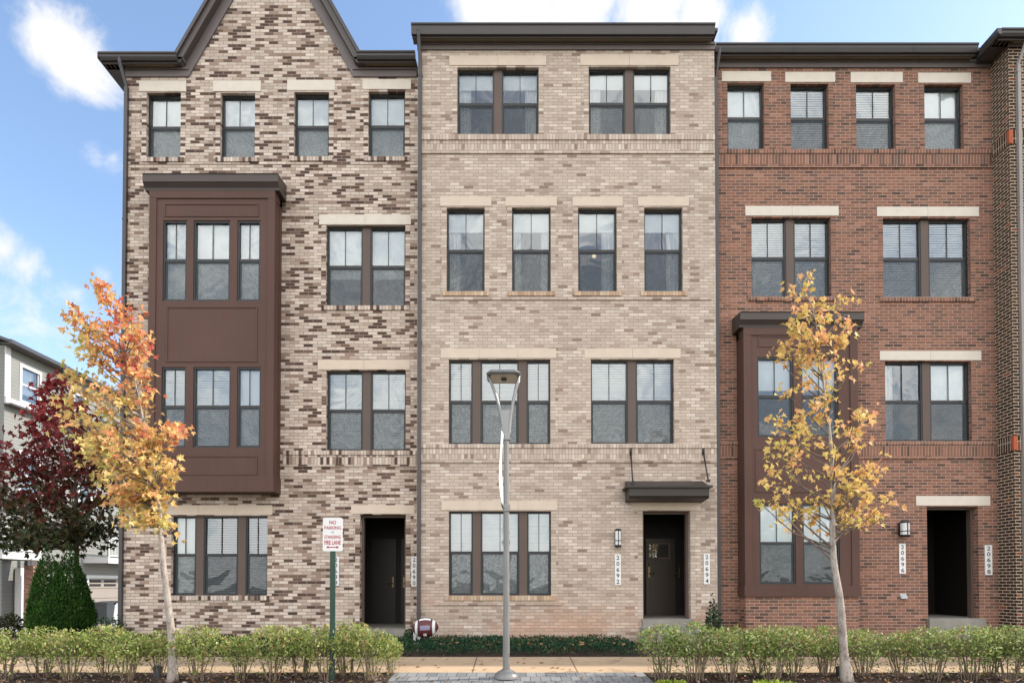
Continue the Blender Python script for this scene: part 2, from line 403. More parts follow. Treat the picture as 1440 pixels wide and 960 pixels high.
# ------------------------------------------------------------------ mesh builder
class MB:
    def __init__(s): s.v = []; s.f = []; s.sm = []
    def quad(s, a, b, c, d, smooth=False):
        i = len(s.v); s.v += [tuple(a), tuple(b), tuple(c), tuple(d)]; s.f.append((i, i+1, i+2, i+3)); s.sm.append(smooth)
    def poly(s, pts, smooth=False):
        i = len(s.v); s.v += [tuple(p) for p in pts]; s.f.append(tuple(range(i, i+len(pts)))); s.sm.append(smooth)
    def box(s, x0, x1, y0, y1, z0, z1):
        if x0 > x1: x0, x1 = x1, x0
        if y0 > y1: y0, y1 = y1, y0
        if z0 > z1: z0, z1 = z1, z0
        i = len(s.v)
        s.v += [(x0,y0,z0),(x1,y0,z0),(x1,y1,z0),(x0,y1,z0),(x0,y0,z1),(x1,y0,z1),(x1,y1,z1),(x0,y1,z1)]
        for f in ((0,3,2,1),(4,5,6,7),(0,1,5,4),(1,2,6,5),(2,3,7,6),(3,0,4,7)):
            s.f.append(tuple(i+k for k in f)); s.sm.append(False)
        return s
    def prism(s, pts, y0, y1):
        """polygon in xz (counter-clockwise seen from -y) swept from y0 to y1"""
        n = len(pts); i = len(s.v)
        s.v += [(p[0], y0, p[1]) for p in pts] + [(p[0], y1, p[1]) for p in pts]
        s.f.append(tuple(range(i, i+n))); s.f.append(tuple(range(i+2*n-1, i+n-1, -1))); s.sm += [False, False]
        for k in range(n):
            j = (k+1) % n
            s.f.append((i+j, i+k, i+n+k, i+n+j)); s.sm.append(False)
        return s
    def prismx(s, pts, x0, x1):
        """polygon in yz swept along x"""
        n = len(pts); i = len(s.v)
        s.v += [(x0, p[0], p[1]) for p in pts] + [(x1, p[0], p[1]) for p in pts]
        s.f.append(tuple(range(i+n-1, i-1, -1))); s.f.append(tuple(range(i+n, i+2*n))); s.sm += [False, False]
        for k in range(n):
            j = (k+1) % n
            s.f.append((i+k, i+j, i+n+j, i+n+k)); s.sm.append(False)
        return s
    def tube(s, path, radii, n=8, cap=True):
        path = [Vector(p) for p in path]
        if not hasattr(radii, '__len__'): radii = [radii]*len(path)
        rings = []
        up = None
        for k, p in enumerate(path):
            if k == 0: t = path[1]-p
            elif k == len(path)-1: t = p-path[k-1]
            else: t = path[k+1]-path[k-1]
            t.normalize()
            if up is None:
                a = Vector((0,0,1)) if abs(t.z) < 0.9 else Vector((1,0,0))
                up = t.cross(a).normalized()
            else:
                up = (up - t*up.dot(t)).normalized()
            w = t.cross(up)
            base = len(s.v)
            for q in range(n):
                an = 2*math.pi*q/n
                s.v.append(tuple(p + (up*math.cos(an)+w*math.sin(an))*radii[k]))
            rings.append(base)
        for k in range(len(rings)-1):
            a, b = rings[k], rings[k+1]
            for q in range(n):
                r = (q+1) % n
                s.f.append((a+q, a+r, b+r, b+q)); s.sm.append(True)
        if cap:
            s.f.append(tuple(rings[0]+q for q in range(n-1,-1,-1))); s.sm.append(False)
            s.f.append(tuple(rings[-1]+q for q in range(n))); s.sm.append(False)
        return s
    def lathe(s, c, prof, n=20):
        base = len(s.v)
        for r, z in prof:
            for q in range(n):
                an = 2*math.pi*q/n
                s.v.append((c[0]+r*math.cos(an), c[1]+r*math.sin(an), c[2]+z))
        for k in range(len(prof)-1):
            for q in range(n):
                r2 = (q+1) % n
                s.f.append((base+k*n+q, base+k*n+r2, base+(k+1)*n+r2, base+(k+1)*n+q)); s.sm.append(True)
        return s
    def mesh(s, name, mat):
        me = bpy.data.meshes.new(name)
        me.from_pydata(s.v, [], s.f)
        me.polygons.foreach_set('use_smooth', s.sm)
        me.materials.append(mat)
        me.update()
        return me
    def build(s, name, mat, parent=None):
        o = bpy.data.objects.new(name, s.mesh(name, mat))
        COL.objects.link(o)
        if parent is not None:
            o.parent = parent
            if parent.type == 'EMPTY': o.matrix_parent_inverse = Matrix.Translation(-Vector(parent.location))
        return o

def thing(name, label, cat, loc=(0,0,0), group=None):
    o = bpy.data.objects.new(name, None); COL.objects.link(o)
    o.location = loc; o.empty_display_size = 0.3
    o['label'] = label; o['category'] = cat
    if group: o['group'] = group
    return o
def tag(o, label, cat, group=None):
    o['label'] = label; o['category'] = cat
    if group: o['group'] = group
    return o
def kind(o, k): o['kind'] = k; return o

def text_into(mb, body, cx, cz, y, height, width=None, bold=0.0):
    cu = bpy.data.curves.new('tmp_text', 'FONT'); cu.body = body; cu.size = 1.0; cu.offset = bold; cu.resolution_u = 3
    o = bpy.data.objects.new('tmp_text', cu); COL.objects.link(o)
    dg = bpy.context.evaluated_depsgraph_get(); dg.update()
    me = bpy.data.meshes.new_from_object(o.evaluated_get(dg))
    xs = [v.co.x for v in me.vertices]; ys = [v.co.y for v in me.vertices]
    x0, x1, y0, y1 = min(xs), max(xs), min(ys), max(ys)
    k = height/(y1-y0); kx = k if width is None else width/(x1-x0)
    i = len(mb.v)
    for v in me.vertices: mb.v.append((cx+(v.co.x-(x0+x1)/2)*kx, y, cz+(v.co.y-(y0+y1)/2)*k))
    for p in me.polygons: mb.f.append(tuple(i+q for q in p.vertices)); mb.sm.append(False)
    bpy.data.objects.remove(o); bpy.data.meshes.remove(me); bpy.data.curves.remove(cu)

# ------------------------------------------------------------------ ground
def zg(x, y):
    pts = [(-400,-0.44),(-9.0,-0.44),(-8.0,-0.44),(-6.9,-0.44),(-6.85,-0.31),(-6.0,-0.275),(-4.75,-0.215),(-4.14,-0.17),(-2.8,-0.085),(0.0,-0.05),(400,-0.05)]
    z = pts[0][1]
    for (a, za), (b, zb) in zip(pts, pts[1:]):
        if a <= y <= b: z = za+(zb-za)*(y-a)/(b-a); break
    # the alley on the left lies lower
    t = max(0.0, min(1.0, (-9.5-x)/6.0)) * max(0.0, min(1.0, (y+1.0)/9.0))
    t = t*t*(3-2*t)
    return z*(1-t) + (-0.67)*t

def sheet(name, xs, ys, mat, dz=0.0):
    mb = MB()
    n = len(xs)
    for y in ys:
        for x in xs: mb.v.append((x, y, zg(x, y)+dz))
    for j in range(len(ys)-1):
        for i in range(n-1):
            mb.f.append((j*n+i, j*n+i+1, (j+1)*n+i+1, (j+1)*n+i)); mb.sm.append(True)
    return kind(mb.build(name, mat), 'structure')
def frange(a, b, s):
    r = []; x = a
    while x < b-1e-6: r.append(x); x += s
    return r+[b]
gx = [-900,-300,-120,-60,-40,-30] + frange(-24,-8,1.0) + [-4,0,4,8,12,20,40,80,300,900]
gy = [-900,-200,-60,-30,-15,-9,-8,-6.9,-6.85,-6,-4.75,-4.14,-2.8,-1,0] + frange(1,12,1.0) + [20,30,45,70,120,300,900]
# hold the far field level so that the sheet reaches the horizon
sheet('ground', gx, gy, M['soil'])
SWX = [-60,-30,-20,-14,-9.5,-5,0,5,10,20,40,60]
sheet('sidewalk', SWX, [-4.14,-3.5,-2.8], M['concrete'], 0.006)
sheet('road', [-120,-60,0,60,120], [-16,-8,-6.9], M['asphalt'], 0.006)
mb = MB(); mb.box(-60, 60, -6.9, -6.75, -0.45, -0.295); kind(mb.build('kerb', M['kerbc']), 'structure')
pvx0 = onY(548, 955, -4.6)[0]; pvx1 = onY(908, 948, -4.3)[0]
sheet('paving', [pvx0, 0, pvx1], [-6.75,-6.0,-4.75,-4.15], M['pavers'], 0.008)
sheet('mulch_bed', [-30,-9,pvx0-0.02], [-6.75,-6.0,-4.75,-4.16], M['mulch'], 0.008)
sheet('mulch_bed', [pvx1+0.02,9,30], [-6.75,-6.0,-4.75,-4.16], M['mulch'], 0.008)
sheet('mulch_bed', [-9.5,-4,0,4,9,16], [-2.78,-1,0.3], M['mulch'], 0.005)
sheet('alley', [-21.8,-18,-15,-12.5], [6.0,8,12,20,30,45], M['drive'], 0.008)

# ------------------------------------------------------------------ house building blocks
def wall_front(mb, x0, x1, z0, z1, yf, t, holes):
    """front face at yf with rectangular holes, and the reveals t deep"""
    xs = sorted({x0, x1, *[h[0] for h in holes], *[h[1] for h in holes]})
    zs = sorted({z0, z1, *[h[2] for h in holes], *[h[3] for h in holes]})
    xs = [x for x in xs if x0-1e-9 <= x <= x1+1e-9]; zs = [z for z in zs if z0-1e-9 <= z <= z1+1e-9]
    for a, b in zip(xs, xs[1:]):
        run = None
        for c, d in zip(zs, zs[1:]):
            mx, mz = (a+b)/2, (c+d)/2
            inside = any(h[0] < mx < h[1] and h[2] < mz < h[3] for h in holes)
            if not inside: mb.quad((a,yf,c),(b,yf,c),(b,yf,d),(a,yf,d))
    for hx0, hx1, hz0, hz1 in holes:
        mb.quad((hx0,yf,hz0),(hx0,yf,hz1),(hx0,yf+t,hz1),(hx0,yf+t,hz0))
        mb.quad((hx1,yf,hz1),(hx1,yf,hz0),(hx1,yf+t,hz0),(hx1,yf+t,hz1))
        mb.quad((hx0,yf,hz1),(hx1,yf,hz1),(hx1,yf+t,hz1),(hx0,yf+t,hz1))
        mb.quad((hx1,yf,hz0),(hx0,yf,hz0),(hx0,yf+t,hz0),(hx1,yf+t,hz0))

def rect(px0, px1, py0, py1, y):
    pyc = (py0+py1)/2; pxc = (px0+px1)/2
    return (onY(px0, pyc, y)[0], onY(px1, pyc, y)[0], onY(pxc, py1, y)[1], onY(pxc, py0, y)[1])

def slats(mb, x0, x1, z0, z1, y, pitch=0.052, tilt=1.06):
    z = z1
    w = pitch*0.58
    dy, dz = math.cos(tilt)*w, math.sin(tilt)*w
    while z > z0:
        zc = z+random.uniform(-0.002, 0.002)
        mb.quad((x0,y-dy/1.0,zc-dz),(x1,y-dy/1.0,zc-dz),(x1,y+dy,zc+dz),(x0,y+dy,zc+dz))
        z -= pitch

def window(house, r, y, units, dress, recess=0.085, screen=True, mull=0.075, split=0.49):
    """units: list of relative widths; dress: interior dressing per unit or one for all"""
    x0, x1, z0, z1 = r
    yf = y+recess
    fr = MB(); gl = MB(); mu = MB(); sc = MB()
    tot = sum(units); n = len(units); avail = (x1-x0)-mull*(n-1)
    xs = x0; spans = []
    for k, w in enumerate(units):
        ww = avail*w/tot
        spans.append((xs, xs+ww)); xs += ww+mull
        if k < n-1: mu.box(xs-mull, xs, yf-0.012, yf+0.10, z0+0.002, z1-0.002)
    zm = z1-(z1-z0)*split
    fw = 0.034
    for a, b in spans:
        # outer frame
        fr.box(a, a+fw, yf, yf+0.09, z0, z1); fr.box(b-fw, b, yf, yf+0.09, z0, z1)
        fr.box(a+fw, b-fw, yf, yf+0.09, z1-fw-0.006, z1); fr.box(a+fw, b-fw, yf, yf+0.09, z0, z0+fw)
        # lower sash set back behind the upper one
        lf = 0.022
        fr.box(a+fw, a+fw+lf, yf+0.035, yf+0.075, z0+fw, zm-0.03); fr.box(b-fw-lf, b-fw, yf+0.035, yf+0.075, z0+fw, zm-0.03)
        fr.box(a+fw+lf, b-fw-lf, yf+0.035, yf+0.075, z0+fw, z0+fw+lf)
        # meeting rail
        fr.box(a+fw, b-fw, yf+0.012, yf+0.078, zm-0.03, zm+0.03)
        # muntin of the upper sash
        xm = (a+b)/2
        fr.box(xm-0.007, xm+0.007, yf+0.022, yf+0.034, zm+0.03, z1-fw-0.006)
        # panes never sit perfectly true: each leans a few millimetres its own way
        e1, e2, e3 = (random.uniform(-0.005, 0.005) for _ in range(3))
        gl.quad((a+fw,yf+0.044+e1,zm+0.03),(b-fw,yf+0.044+e2,zm+0.03),(b-fw,yf+0.044+e2+e3,z1-fw-0.006),(a+fw,yf+0.044+e1+e3,z1-fw-0.006))
        gl.quad((a+fw+lf,yf+0.060,z0+fw+lf),(b-fw-lf,yf+0.060,z0+fw+lf),(b-fw-lf,yf+0.060,zm-0.03),(a+fw+lf,yf+0.060,zm-0.03))
        if screen: sc.quad((a+fw,yf+0.018,z0+fw),(b-fw,yf+0.018,z0+fw),(b-fw,yf+0.018,zm-0.03),(a+fw,yf+0.018,zm-0.03))
    w = fr.build('window', M['black'], house)
    gl.build('pane', M['glass'], w)
    if n > 1: mu.build('mullion', M['mullion'], w)
    if screen: sc.build('insect_screen', M['screen'], w)
    bl = MB(); sh = MB(); cu = MB()
    for k, (a, b) in enumerate(spans):
        d = dress[k] if isinstance(dress, (list, tuple)) else dress
        yb = yf+0.115
        kind_, _, arg = d.partition(':')
        if kind_ == 'blind':
            zz = z0+0.02 if not arg else z1-(z1-z0)*float(arg)
            slats(bl, a+0.01, b-0.01, zz, z1-0.02, yb)
            bl.box(a+0.01, b-0.01, yb-0.03, yb+0.03, z1-0.05, z1-0.003)
        elif kind_ == 'shade':
            fa = float(arg) if arg else 1.0
            sh.box(a+0.012, b-0.012, yb, yb+0.004, z1-(z1-z0)*fa, z1-0.004)
        elif kind_ == 'openblind':
            slats(bl, a+0.01, b-0.01, z0+0.02, z1-0.02, yb, tilt=0.35)
        elif kind_ == 'curtain':
            if 't' in arg:
                sh.box(a+0.012, b-0.012, yb, yb+0.004, z1-(z1-z0)*0.24, z1-0.004)
            for sd in ('l', 'r'):
                if sd in arg:
                    wv = (b-a)*(0.36 if len(arg) < 3 else 0.24)
                    c0, c1 = (a, a+wv) if sd == 'l' else (b-wv, b)
                    m_ = 14; prev = None
                    for q in range(m_+1):
                        xx = c0+(c1-c0)*q/m_; yy = yb+0.035+0.025*math.sin(q*1.9)
                        if prev: cu.quad((prev[0],prev[1],z0+0.01),(xx,yy,z0+0.01),(xx,yy,z1-0.01),(prev[0],prev[1],z1-0.01), True)
                        prev = (xx, yy)
    if bl.f: bl.build('blind', M['blindw'], w)
    if sh.f: sh.build('shade', M['shade'], w)
    if cu.f: cu.build('curtain', M['curtain'], w)
    return w

def lintel(house, px0, px1, py0, py1, y, mat, joints=0):
    x0, x1, z0, z1 = rect(px0, px1, py0, py1, y)
    mb = MB(); n = joints+1
    for k in range(n):
        a = x0+(x1-x0)*k/n+(0.003 if k else 0); b = x0+(x1-x0)*(k+1)/n-(0.003 if k < n-1 else 0)
        mb.box(a, b, y-0.012, y+0.05, z0, z1)
    return mb.build('lintel', mat, house)

def band(house, x0, x1, z0, z1, y, proud, mat, name='string_course'):
    return MB().box(x0, x1, y-proud, y+0.02, z0, z1).build(name, mat, house)

def jambs(house, r, y, mat):
    x0, x1, z0, z1 = r
    w = 0.105
    MB().box(x0-w, x0-0.001, y-0.005, y+0.02, z0, z1).build('jamb_course', mat, house)
    MB().box(x1+0.001, x1+w, y-0.005, y+0.02, z0, z1).build('jamb_course', mat, house)

def sill(house, r, y, mat, h=0.1, ext=0.09):
    x0, x1, z0, z1 = r
    mb = MB()
    mb.prismx([(y-0.035, z0-h), (y+0.1, z0-h), (y+0.1, z0+0.004), (y-0.035, z0-0.006)], x0-ext, x1+ext)
    return mb.build('sill', mat, house)

def shell(mb, x0, x1, yf, yb, z0, z1):
    """sides, back and top of a house body (front is built with holes)"""
    mb.quad((x0,yb,z0),(x0,yf,z0),(x0,yf,z1),(x0,yb,z1))
    mb.quad((x1,yf,z0),(x1,yb,z0),(x1,yb,z1),(x1,yf,z1))
    mb.quad((x1,yb,z0),(x0,yb,z0),(x0,yb,z1),(x1,yb,z1))

def interior(house, x0, x1, yf, z0, z1, floors):
    """plain room shells behind the windows: floors, ceilings and a back wall"""
    mb = MB(); yb = yf+3.2; ya = yf+0.32
    mb.quad((x0+.05,yb,z0),(x1-.05,yb,z0),(x1-.05,yb,z1),(x0+.05,yb,z1))
    for z in floors: mb.box(x0+.05, x1-.05, ya, yb, z-0.12, z+0.12)
    xm = (x0+x1)/2
    mb.box(xm-0.06, xm+0.06, ya+0.4, yb-0.02, z0, z1)
    return mb.build('room_shell', M['interior'], house)

OH = 0.19
def eave(house, xa, xb, yw, pyg0, pyg1, pyf0, pyf1, xref, caps=True):
    """gutter, soffit and frieze. py values: gutter top/bottom, frieze top/bottom"""
    zg1 = onY(xref, pyg0, yw-OH-0.1)[1]; zg0 = onY(xref, pyg1, yw-OH-0.1)[1]
    zf0 = onY(xref, pyf1, yw-0.03)[1]
    g = MB(); yg = yw-OH
    # K-style gutter profile
    g.prismx([(yg, zg0), (yg, zg1-0.012), (yg-0.115, zg1), (yg-0.118, zg1-0.03), (yg-0.095, zg1-0.055), (yg-0.085, zg1-0.09), (yg-0.055, zg0)], xa, xb)
    k = xa+1.7
    while k < xb-0.6:      # lapped joints of the gutter runs
        e = 0.004
        g.prismx([(yg-0.056, zg0-e), (yg-0.05, zg1-0.03), (yg-0.118-e, zg1-0.012), (yg-0.119-e, zg1-0.032), (yg-0.096-e, zg1-0.055), (yg-0.087-e, zg1-0.09)], k, k+0.03)
        k += 2.6
    gut = g.build('gutter', M['gutter'], house)
    s = MB(); zs = zg0+0.015
    s.box(xa+0.01, xb-0.01, yg+0.003, yw+0.02, zs-0.02, zs)
    k = xa+0.05
    while k < xb-0.05:
        s.box(k, k+0.012, yg+0.003, yw-0.03, zs-0.03, zs-0.0205); k += 0.09
    s.build('soffit', M['soffit'], house)
    MB().box(xa+0.01, xb-0.01, yg+0.002, yg+0.03, zg0-0.035, zg1-0.02).build('fascia', M['trim'], house)
    return zg0, zg1, zf0, zs

def frieze(house, xa, xb, yw, z0, z1):
    mb = MB(); mb.box(xa, xb, yw-0.035, yw+0.02, z0, z1)
    mb.box(xa, xb, yw-0.060, yw-0.0352, z1-0.05, z1)
    return mb.build('frieze', M['frieze'], house)

def downspout(house, px_top, py_top, px_bot, y, ztop, zbot, mat, elbow=0.27, w=0.075):
    x, _ = onY(px_top, py_top, y-0.05)
    mb = MB()
    mb.box(x-w/2, x+w/2, y-0.075, y-0.004, zbot, ztop-0.45)
    if elbow:
        mb.tube([(x, y-elbow, ztop), (x, y-elbow, ztop-0.08), (x, y-0.04, ztop-0.42), (x, y-0.04, ztop-0.5)], w*0.5, 8)
    z = zbot+0.5
    d = mb.build('downspout', mat, house)
    st = MB()
    while z < ztop-0.6:
        st.box(x-w/2-0.012, x+w/2+0.012, y-0.079, y-0.002, z, z+0.03); z += 2.9
    st.build('strap', mat, d)
    return d

def plaque(house, px0, px1, py0, py1, y, number):
    x0, x1, z0, z1 = rect(px0, px1, py0, py1, y)
    p = MB().box(x0, x1, y-0.02, y-0.003, z0, z1).build('number_plaque', M['white'], house)
    t = MB(); n = len(number); h = (z1-z0)
    for k, c in enumerate(number):
        text_into(t, c, (x0+x1)/2, z1-h*(0.11+0.195*k), y-0.0225, h*0.135, (x1-x0)*0.48, 0.012)
    t.build('digits', M['ink'], p)
    return p

def wall_lamp(house, px0, px1, py0, py1, y):
    x0, x1, z0, z1 = rect(px0, px1, py0, py1, y)
    xc = (x0+x1)/2; r = (x1-x0)/2; h = z1-z0
    f = MB()
    f.box(xc-r*0.7, xc+r*0.7, y-0.03, y-0.002, z0+h*0.1, z1-h*0.1)
    yc = y-0.03-r
    f.lathe((xc, yc, z0), [(0.001, 0), (r*0.8, 0), (r, 0.02), (r, h*0.13), (0.001, h*0.13)], 20)
    f.lathe((xc, yc, z0), [(0.001, h*0.88), (r, h*0.88), (r, h*0.96), (r*0.6, h), (0.001, h)], 20)
    f.lathe((xc, yc, z0), [(r*0.99, h*0.34), (r*1.04, h*0.34), (r*1.04, h*0.38), (r*0.99, h*0.38)], 20)
    for a in (-90, 30, 150):
        ax, ay = xc+r*0.98*math.cos(R(a)), yc+r*0.98*math.sin(R(a))
        f.box(ax-0.008, ax+0.008, ay-0.008, ay+0.008, z0+h*0.12, z0+h*0.9)
    w = f.build('wall_lamp', M['black'], house)
    MB().lathe((xc, yc, z0), [(r*0.9, h*0.13), (r*0.9, h*0.88)], 24).build('lamp_glass', M['opal'], w)
    return w

def vestibule(house, r, y, depth=1.5, side='none'):
    """recessed entrance hall behind a door opening"""
    x0, x1, z0, z1 = r
    a, b = x0-0.28, x1+0.28
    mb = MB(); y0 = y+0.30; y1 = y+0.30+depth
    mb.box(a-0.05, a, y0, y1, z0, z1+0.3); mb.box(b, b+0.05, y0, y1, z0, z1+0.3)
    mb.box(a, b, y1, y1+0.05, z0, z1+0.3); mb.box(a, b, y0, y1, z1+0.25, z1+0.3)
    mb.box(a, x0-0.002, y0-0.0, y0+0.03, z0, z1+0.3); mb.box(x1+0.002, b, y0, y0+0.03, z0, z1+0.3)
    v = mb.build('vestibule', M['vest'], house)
    MB().box(a, b, y+0.02, y1, z0-0.12, z0+0.004).build('vestibule_floor', M['stoop'], v)
    # frame in front of the brick reveal
    f = MB(); w = 0.05
    f.box(x0+0.001, x0+w, y+0.16, y+0.29, z0, z1); f.box(x1-w, x1-0.001, y+0.16, y+0.29, z0, z1); f.box(x0+w, x1-w, y+0.16, y+0.29, z1-w, z1-0.001)
    f.build('door_frame', M['mullion'], v)
    return v, (a, b, y0, y1)

def door_leaf(house, x0, x1, z0, z1, y, lite=None, handle='l', mat='doord'):
    mb = MB(); mb.box(x0, x1, y-0.045, y-0.004, z0, z1)
    # raised frame round two panels
    w = (x1-x0)*0.14
    for (c, d) in ((z0+w*1.4, z0+(z1-z0)*0.60), ):
        mb.box(x0+w, x1-w, y-0.052, y-0.0452, c, d)
    d_ = mb.build('door', M['doorp' if lite else mat], house)
    if lite:
        lx0, lx1, lz0, lz1 = lite
        fr = MB()
        for q in ((lx0-.04, lx1+.04, lz1, lz1+.04), (lx0-.04, lx1+.04, lz0-.04, lz0), (lx0-.04, lx0, lz0, lz1), (lx1, lx1+.04, lz0, lz1)):
            fr.box(q[0], q[1], y-0.062, y-0.046, q[2], q[3])
        fr.build('lite_frame', M['mullion'], d_)
        gl = MB(); gl.quad((lx0,y-0.047,lz0),(lx1,y-0.047,lz0),(lx1,y-0.047,lz1),(lx0,y-0.047,lz1))
        gl.build('lite', M['glass'], d_)
    hx = x0+0.07 if handle == 'l' else x1-0.07
    h = MB(); h.box(hx-0.02, hx+0.02, y-0.058, y-0.0455, z0+0.9, z0+1.16)
    h.tube([(hx, y-0.06, z0+1.0), (hx, y-0.11, z0+1.0), (hx+(0.11 if handle == 'l' else -0.11), y-0.11, z0+1.0)], 0.011, 8)
    h.lathe((hx, y-0.062, z0+1.19), [(0.001,0.0),(0.022,0.0),(0.022,0.02),(0.001,0.02)], 10)
    h.build('handle', M['brass'], d_)
    return d_

# ------------------------------------------------------------------ LEFT HOUSE (cream and dark mixed brick, gable)
YL = 0.0; YC = -0.33; YR = 0.0; YWG = -0.50
HD = 10.0
ZB = -0.3
xL0 = onY(173, 500, YL)[0]; xL1 = onY(587, 500, YL)[0]
xC0 = onY(586.5, 500, YC)[0]; xC1 = onY(1007, 500, YC)[0]
xR0 = xC1+0.004; xR1 = onY(1399, 500, YR)[0]

hl = thing('brick_townhouse', 'cream and dark mottled brick townhouse with steep front gable and tall brown bay window', 'townhouse', (xL0+3, 0, 0), 'brick townhouses in the row')
W4 = [rect(*q, YL) for q in ((206,254,131,222), (310,358.5,131,222), (413.5,462.5,130,221), (518,569.5,129,221))]
W3 = rect(458.5, 570, 317, 430, YL); W2 = rect(459, 570.5, 520.5, 633, YL); W1 = rect(241, 376, 725, 837, YL)
DL = rect(506, 570.5, 723, 884, YL)
zLeave = onY(220, 109, YL)[1]
ax, az = onY(385.5, -93, YL)
gl0, gz0 = onY(266, 110, YL); gl1, gz1 = onY(497, 108.5, YL)
hh = (az-gz0)/(ax-gl0)          # slope of the gable
slope = (az-(gz0+gz1)/2)/((gl1-gl0)/2)
axc = (gl0+gl1)/2
bayL = (onY(209.5, 470, YL-0.4)[0], onY(385, 470, YL-0.4)[0], onY(300, 691, YL-0.4)[1], onY(300, 249, YL-0.4)[1])
bay_hole = (bayL[0]+0.15, bayL[1]-0.15, bayL[2]+0.15, bayL[3]-0.25)
wl = MB()
wall_front(wl, xL0, xL1, ZB, zLeave, YL, 0.30, W4+[W3, W2, W1, DL, bay_hole])
wl.poly([(axc-(az-zLeave)/slope-0.02, YL, zLeave), (axc+(az-zLeave)/slope+0.02, YL, zLeave), (axc, YL, az+0.03)])
shell(wl, xL0, xL1, YL, HD, ZB, zLeave)
wl.build('wall', M['cream'], hl)
interior(hl, xL0, xL1, YL, ZB, zLeave+0.2, [onY(400, p, YL)[1] for p in (665, 455, 240)] + [zLeave+0.05])
for r, d in zip(W4, ('shade', 'shade', 'shade', 'shade')):
    window(hl, r, YL, [1], d); sill(hl, r, YL, M['cream_rowlock']); jambs(hl, r, YL, M['cream_jamb'])
window(hl, W3, YL, [1, 1], ['shade:0.62', 'shade:0.62'], mull=0.165); sill(hl, W3, YL, M['cream_rowlock']); jambs(hl, W3, YL, M['cream_jamb'])
window(hl, W2, YL, [1, 1], ['blind', 'blind'], mull=0.165); jambs(hl, W2, YL, M['cream_jamb'])
window(hl, W1, YL, [1, 1.5, 1], ['shade', 'openblind', 'openblind'], mull=0.165); sill(hl, W1, YL, M['cream_rowlock']); jambs(hl, W1, YL, M['cream_jamb'])
jambs(hl, DL, YL, M['cream_jamb'])
for q in ((196,262,114,129), (300,367,114,129), (404,471,113,127.5), (510,578,112,126)): lintel(hl, *q, YL, M['stonepale'])
lintel(hl, 449, 578, 302, 316, YL, M['stonepale'], 1); lintel(hl, 447, 576.5, 506, 519.5, YL, M['stone'], 1)
lintel(hl, 227, 383, 710, 723.5, YL, M['stone'], 2); lintel(hl, 494, 583, 710, 722, YL, M['stone'])
# string course under the second floor windows
xb0 = onY(398, 640, YL)[0]
z_ = lambda py, y=YL, px=400: onY(px, py, y)[1]
band(hl, xb0, xL1-0.02, z_(639.5), z_(633.5), YL, 0.035, M['cream_rowlock'])
band(hl, xb0, xL1-0.02, z_(653), z_(640), YL, 0.018, M['cream_soldier'])
band(hl, xb0, xL1-0.02, z_(656.5), z_(653.2), YL, 0.022, M['cream'])
band(hl, xL0, xL1-0.02, z_(231.5), z_(228.5), YL, 0.010, M['cream'])
# eaves, gable trim and roof
ov = 0.55
xeL = onY(138, 80, YL-OH-0.1)[0]
xge0, xge1 = axc-(az-zLeave)/slope, axc+(az-zLeave)/slope
def off(d): return d*math.sqrt(1+slope*slope)      # vertical shift that moves a rake line d outwards
zg0, zg1, zf0, zs = eave(hl, xeL, axc-(az+off(0.30)-onY(250, 78, YL-OH)[1])/slope, YL, 73, 82, 98, 110, 220)
eave(hl, axc+(az+off(0.30)-onY(498, 76, YL-OH)[1])/slope, xL1-0.03, YL, 71.5, 80.5, 96, 108, 540)
frieze(hl, xL0, xge0, YL, zLeave-0.005, zs-0.021); frieze(hl, xge1, xL1-0.03, YL, zLeave-0.005, zs-0.021)
# eave return round the left corner
rt = MB(); rt.box(xeL, xL0+0.02, YL-OH+0.031, YL+1.2, zs-0.02, zs); rt.box(xeL-0.02, xeL-0.001, YL-OH-0.1, YL+1.2, zg0, zg1-0.01)
rt.build('eave_return', M['trim'], hl)
base_z = zLeave
def rake_pts(d0, d1, zlow):
    """both slopes of the band between offsets d0 and d1 as two quads in xz"""
    o0, o1 = off(d0), off(d1)
    L = lambda o, z: axc-(az+o-z)/slope
    left = [(L(o1, zlow), zlow), (L(o0, zlow), zlow), (axc, az+o0), (axc, az+o1)]
    right = [(2*axc-L(o0, zlow), zlow), (2*axc-L(o1, zlow), zlow), (axc, az+o1), (axc, az+o0)]
    return left, right
fz = MB()
for p in rake_pts(0.0, 0.19, zLeave-0.003): fz.prism(p, YL-0.037, YL+0.02)
fz.build('rake_board', M['frieze'], hl)
rf = MB()
for p in rake_pts(0.19, 0.34, zg0-0.01): rf.prism(p, YL-OH+0.0, YL+HD)
rk = rf.build('gable_roof', M['trim'], hl)
ml = MB()
for p in rake_pts(0.31, 0.375, zg1-0.02): ml.prism(p, YL-OH-0.045, YL-OH-0.002)
ml.build('rake_moulding', M['gutter'], hl)
rr = MB(); zr = zg1-0.03
rr.prismx([(YL+0.32, zr-0.05), (YL+HD, zr-0.05), (YL+HD, zr+0.5), (YL+HD*0.5, zr+0.9), (YL+0.32, zr+0.12)], xL0-0.3, xL1-0.01)
for a_, b_ in ((xL0-0.3, xge0-0.05), (xge1+0.05, xL1-0.035)):
    rr.prismx([(YL-OH, zr-0.05), (YL+0.318, zr-0.05), (YL+0.318, zr+0.1), (YL-OH, zr)], a_, b_)
rr.build('roof', M['roofing'], hl)

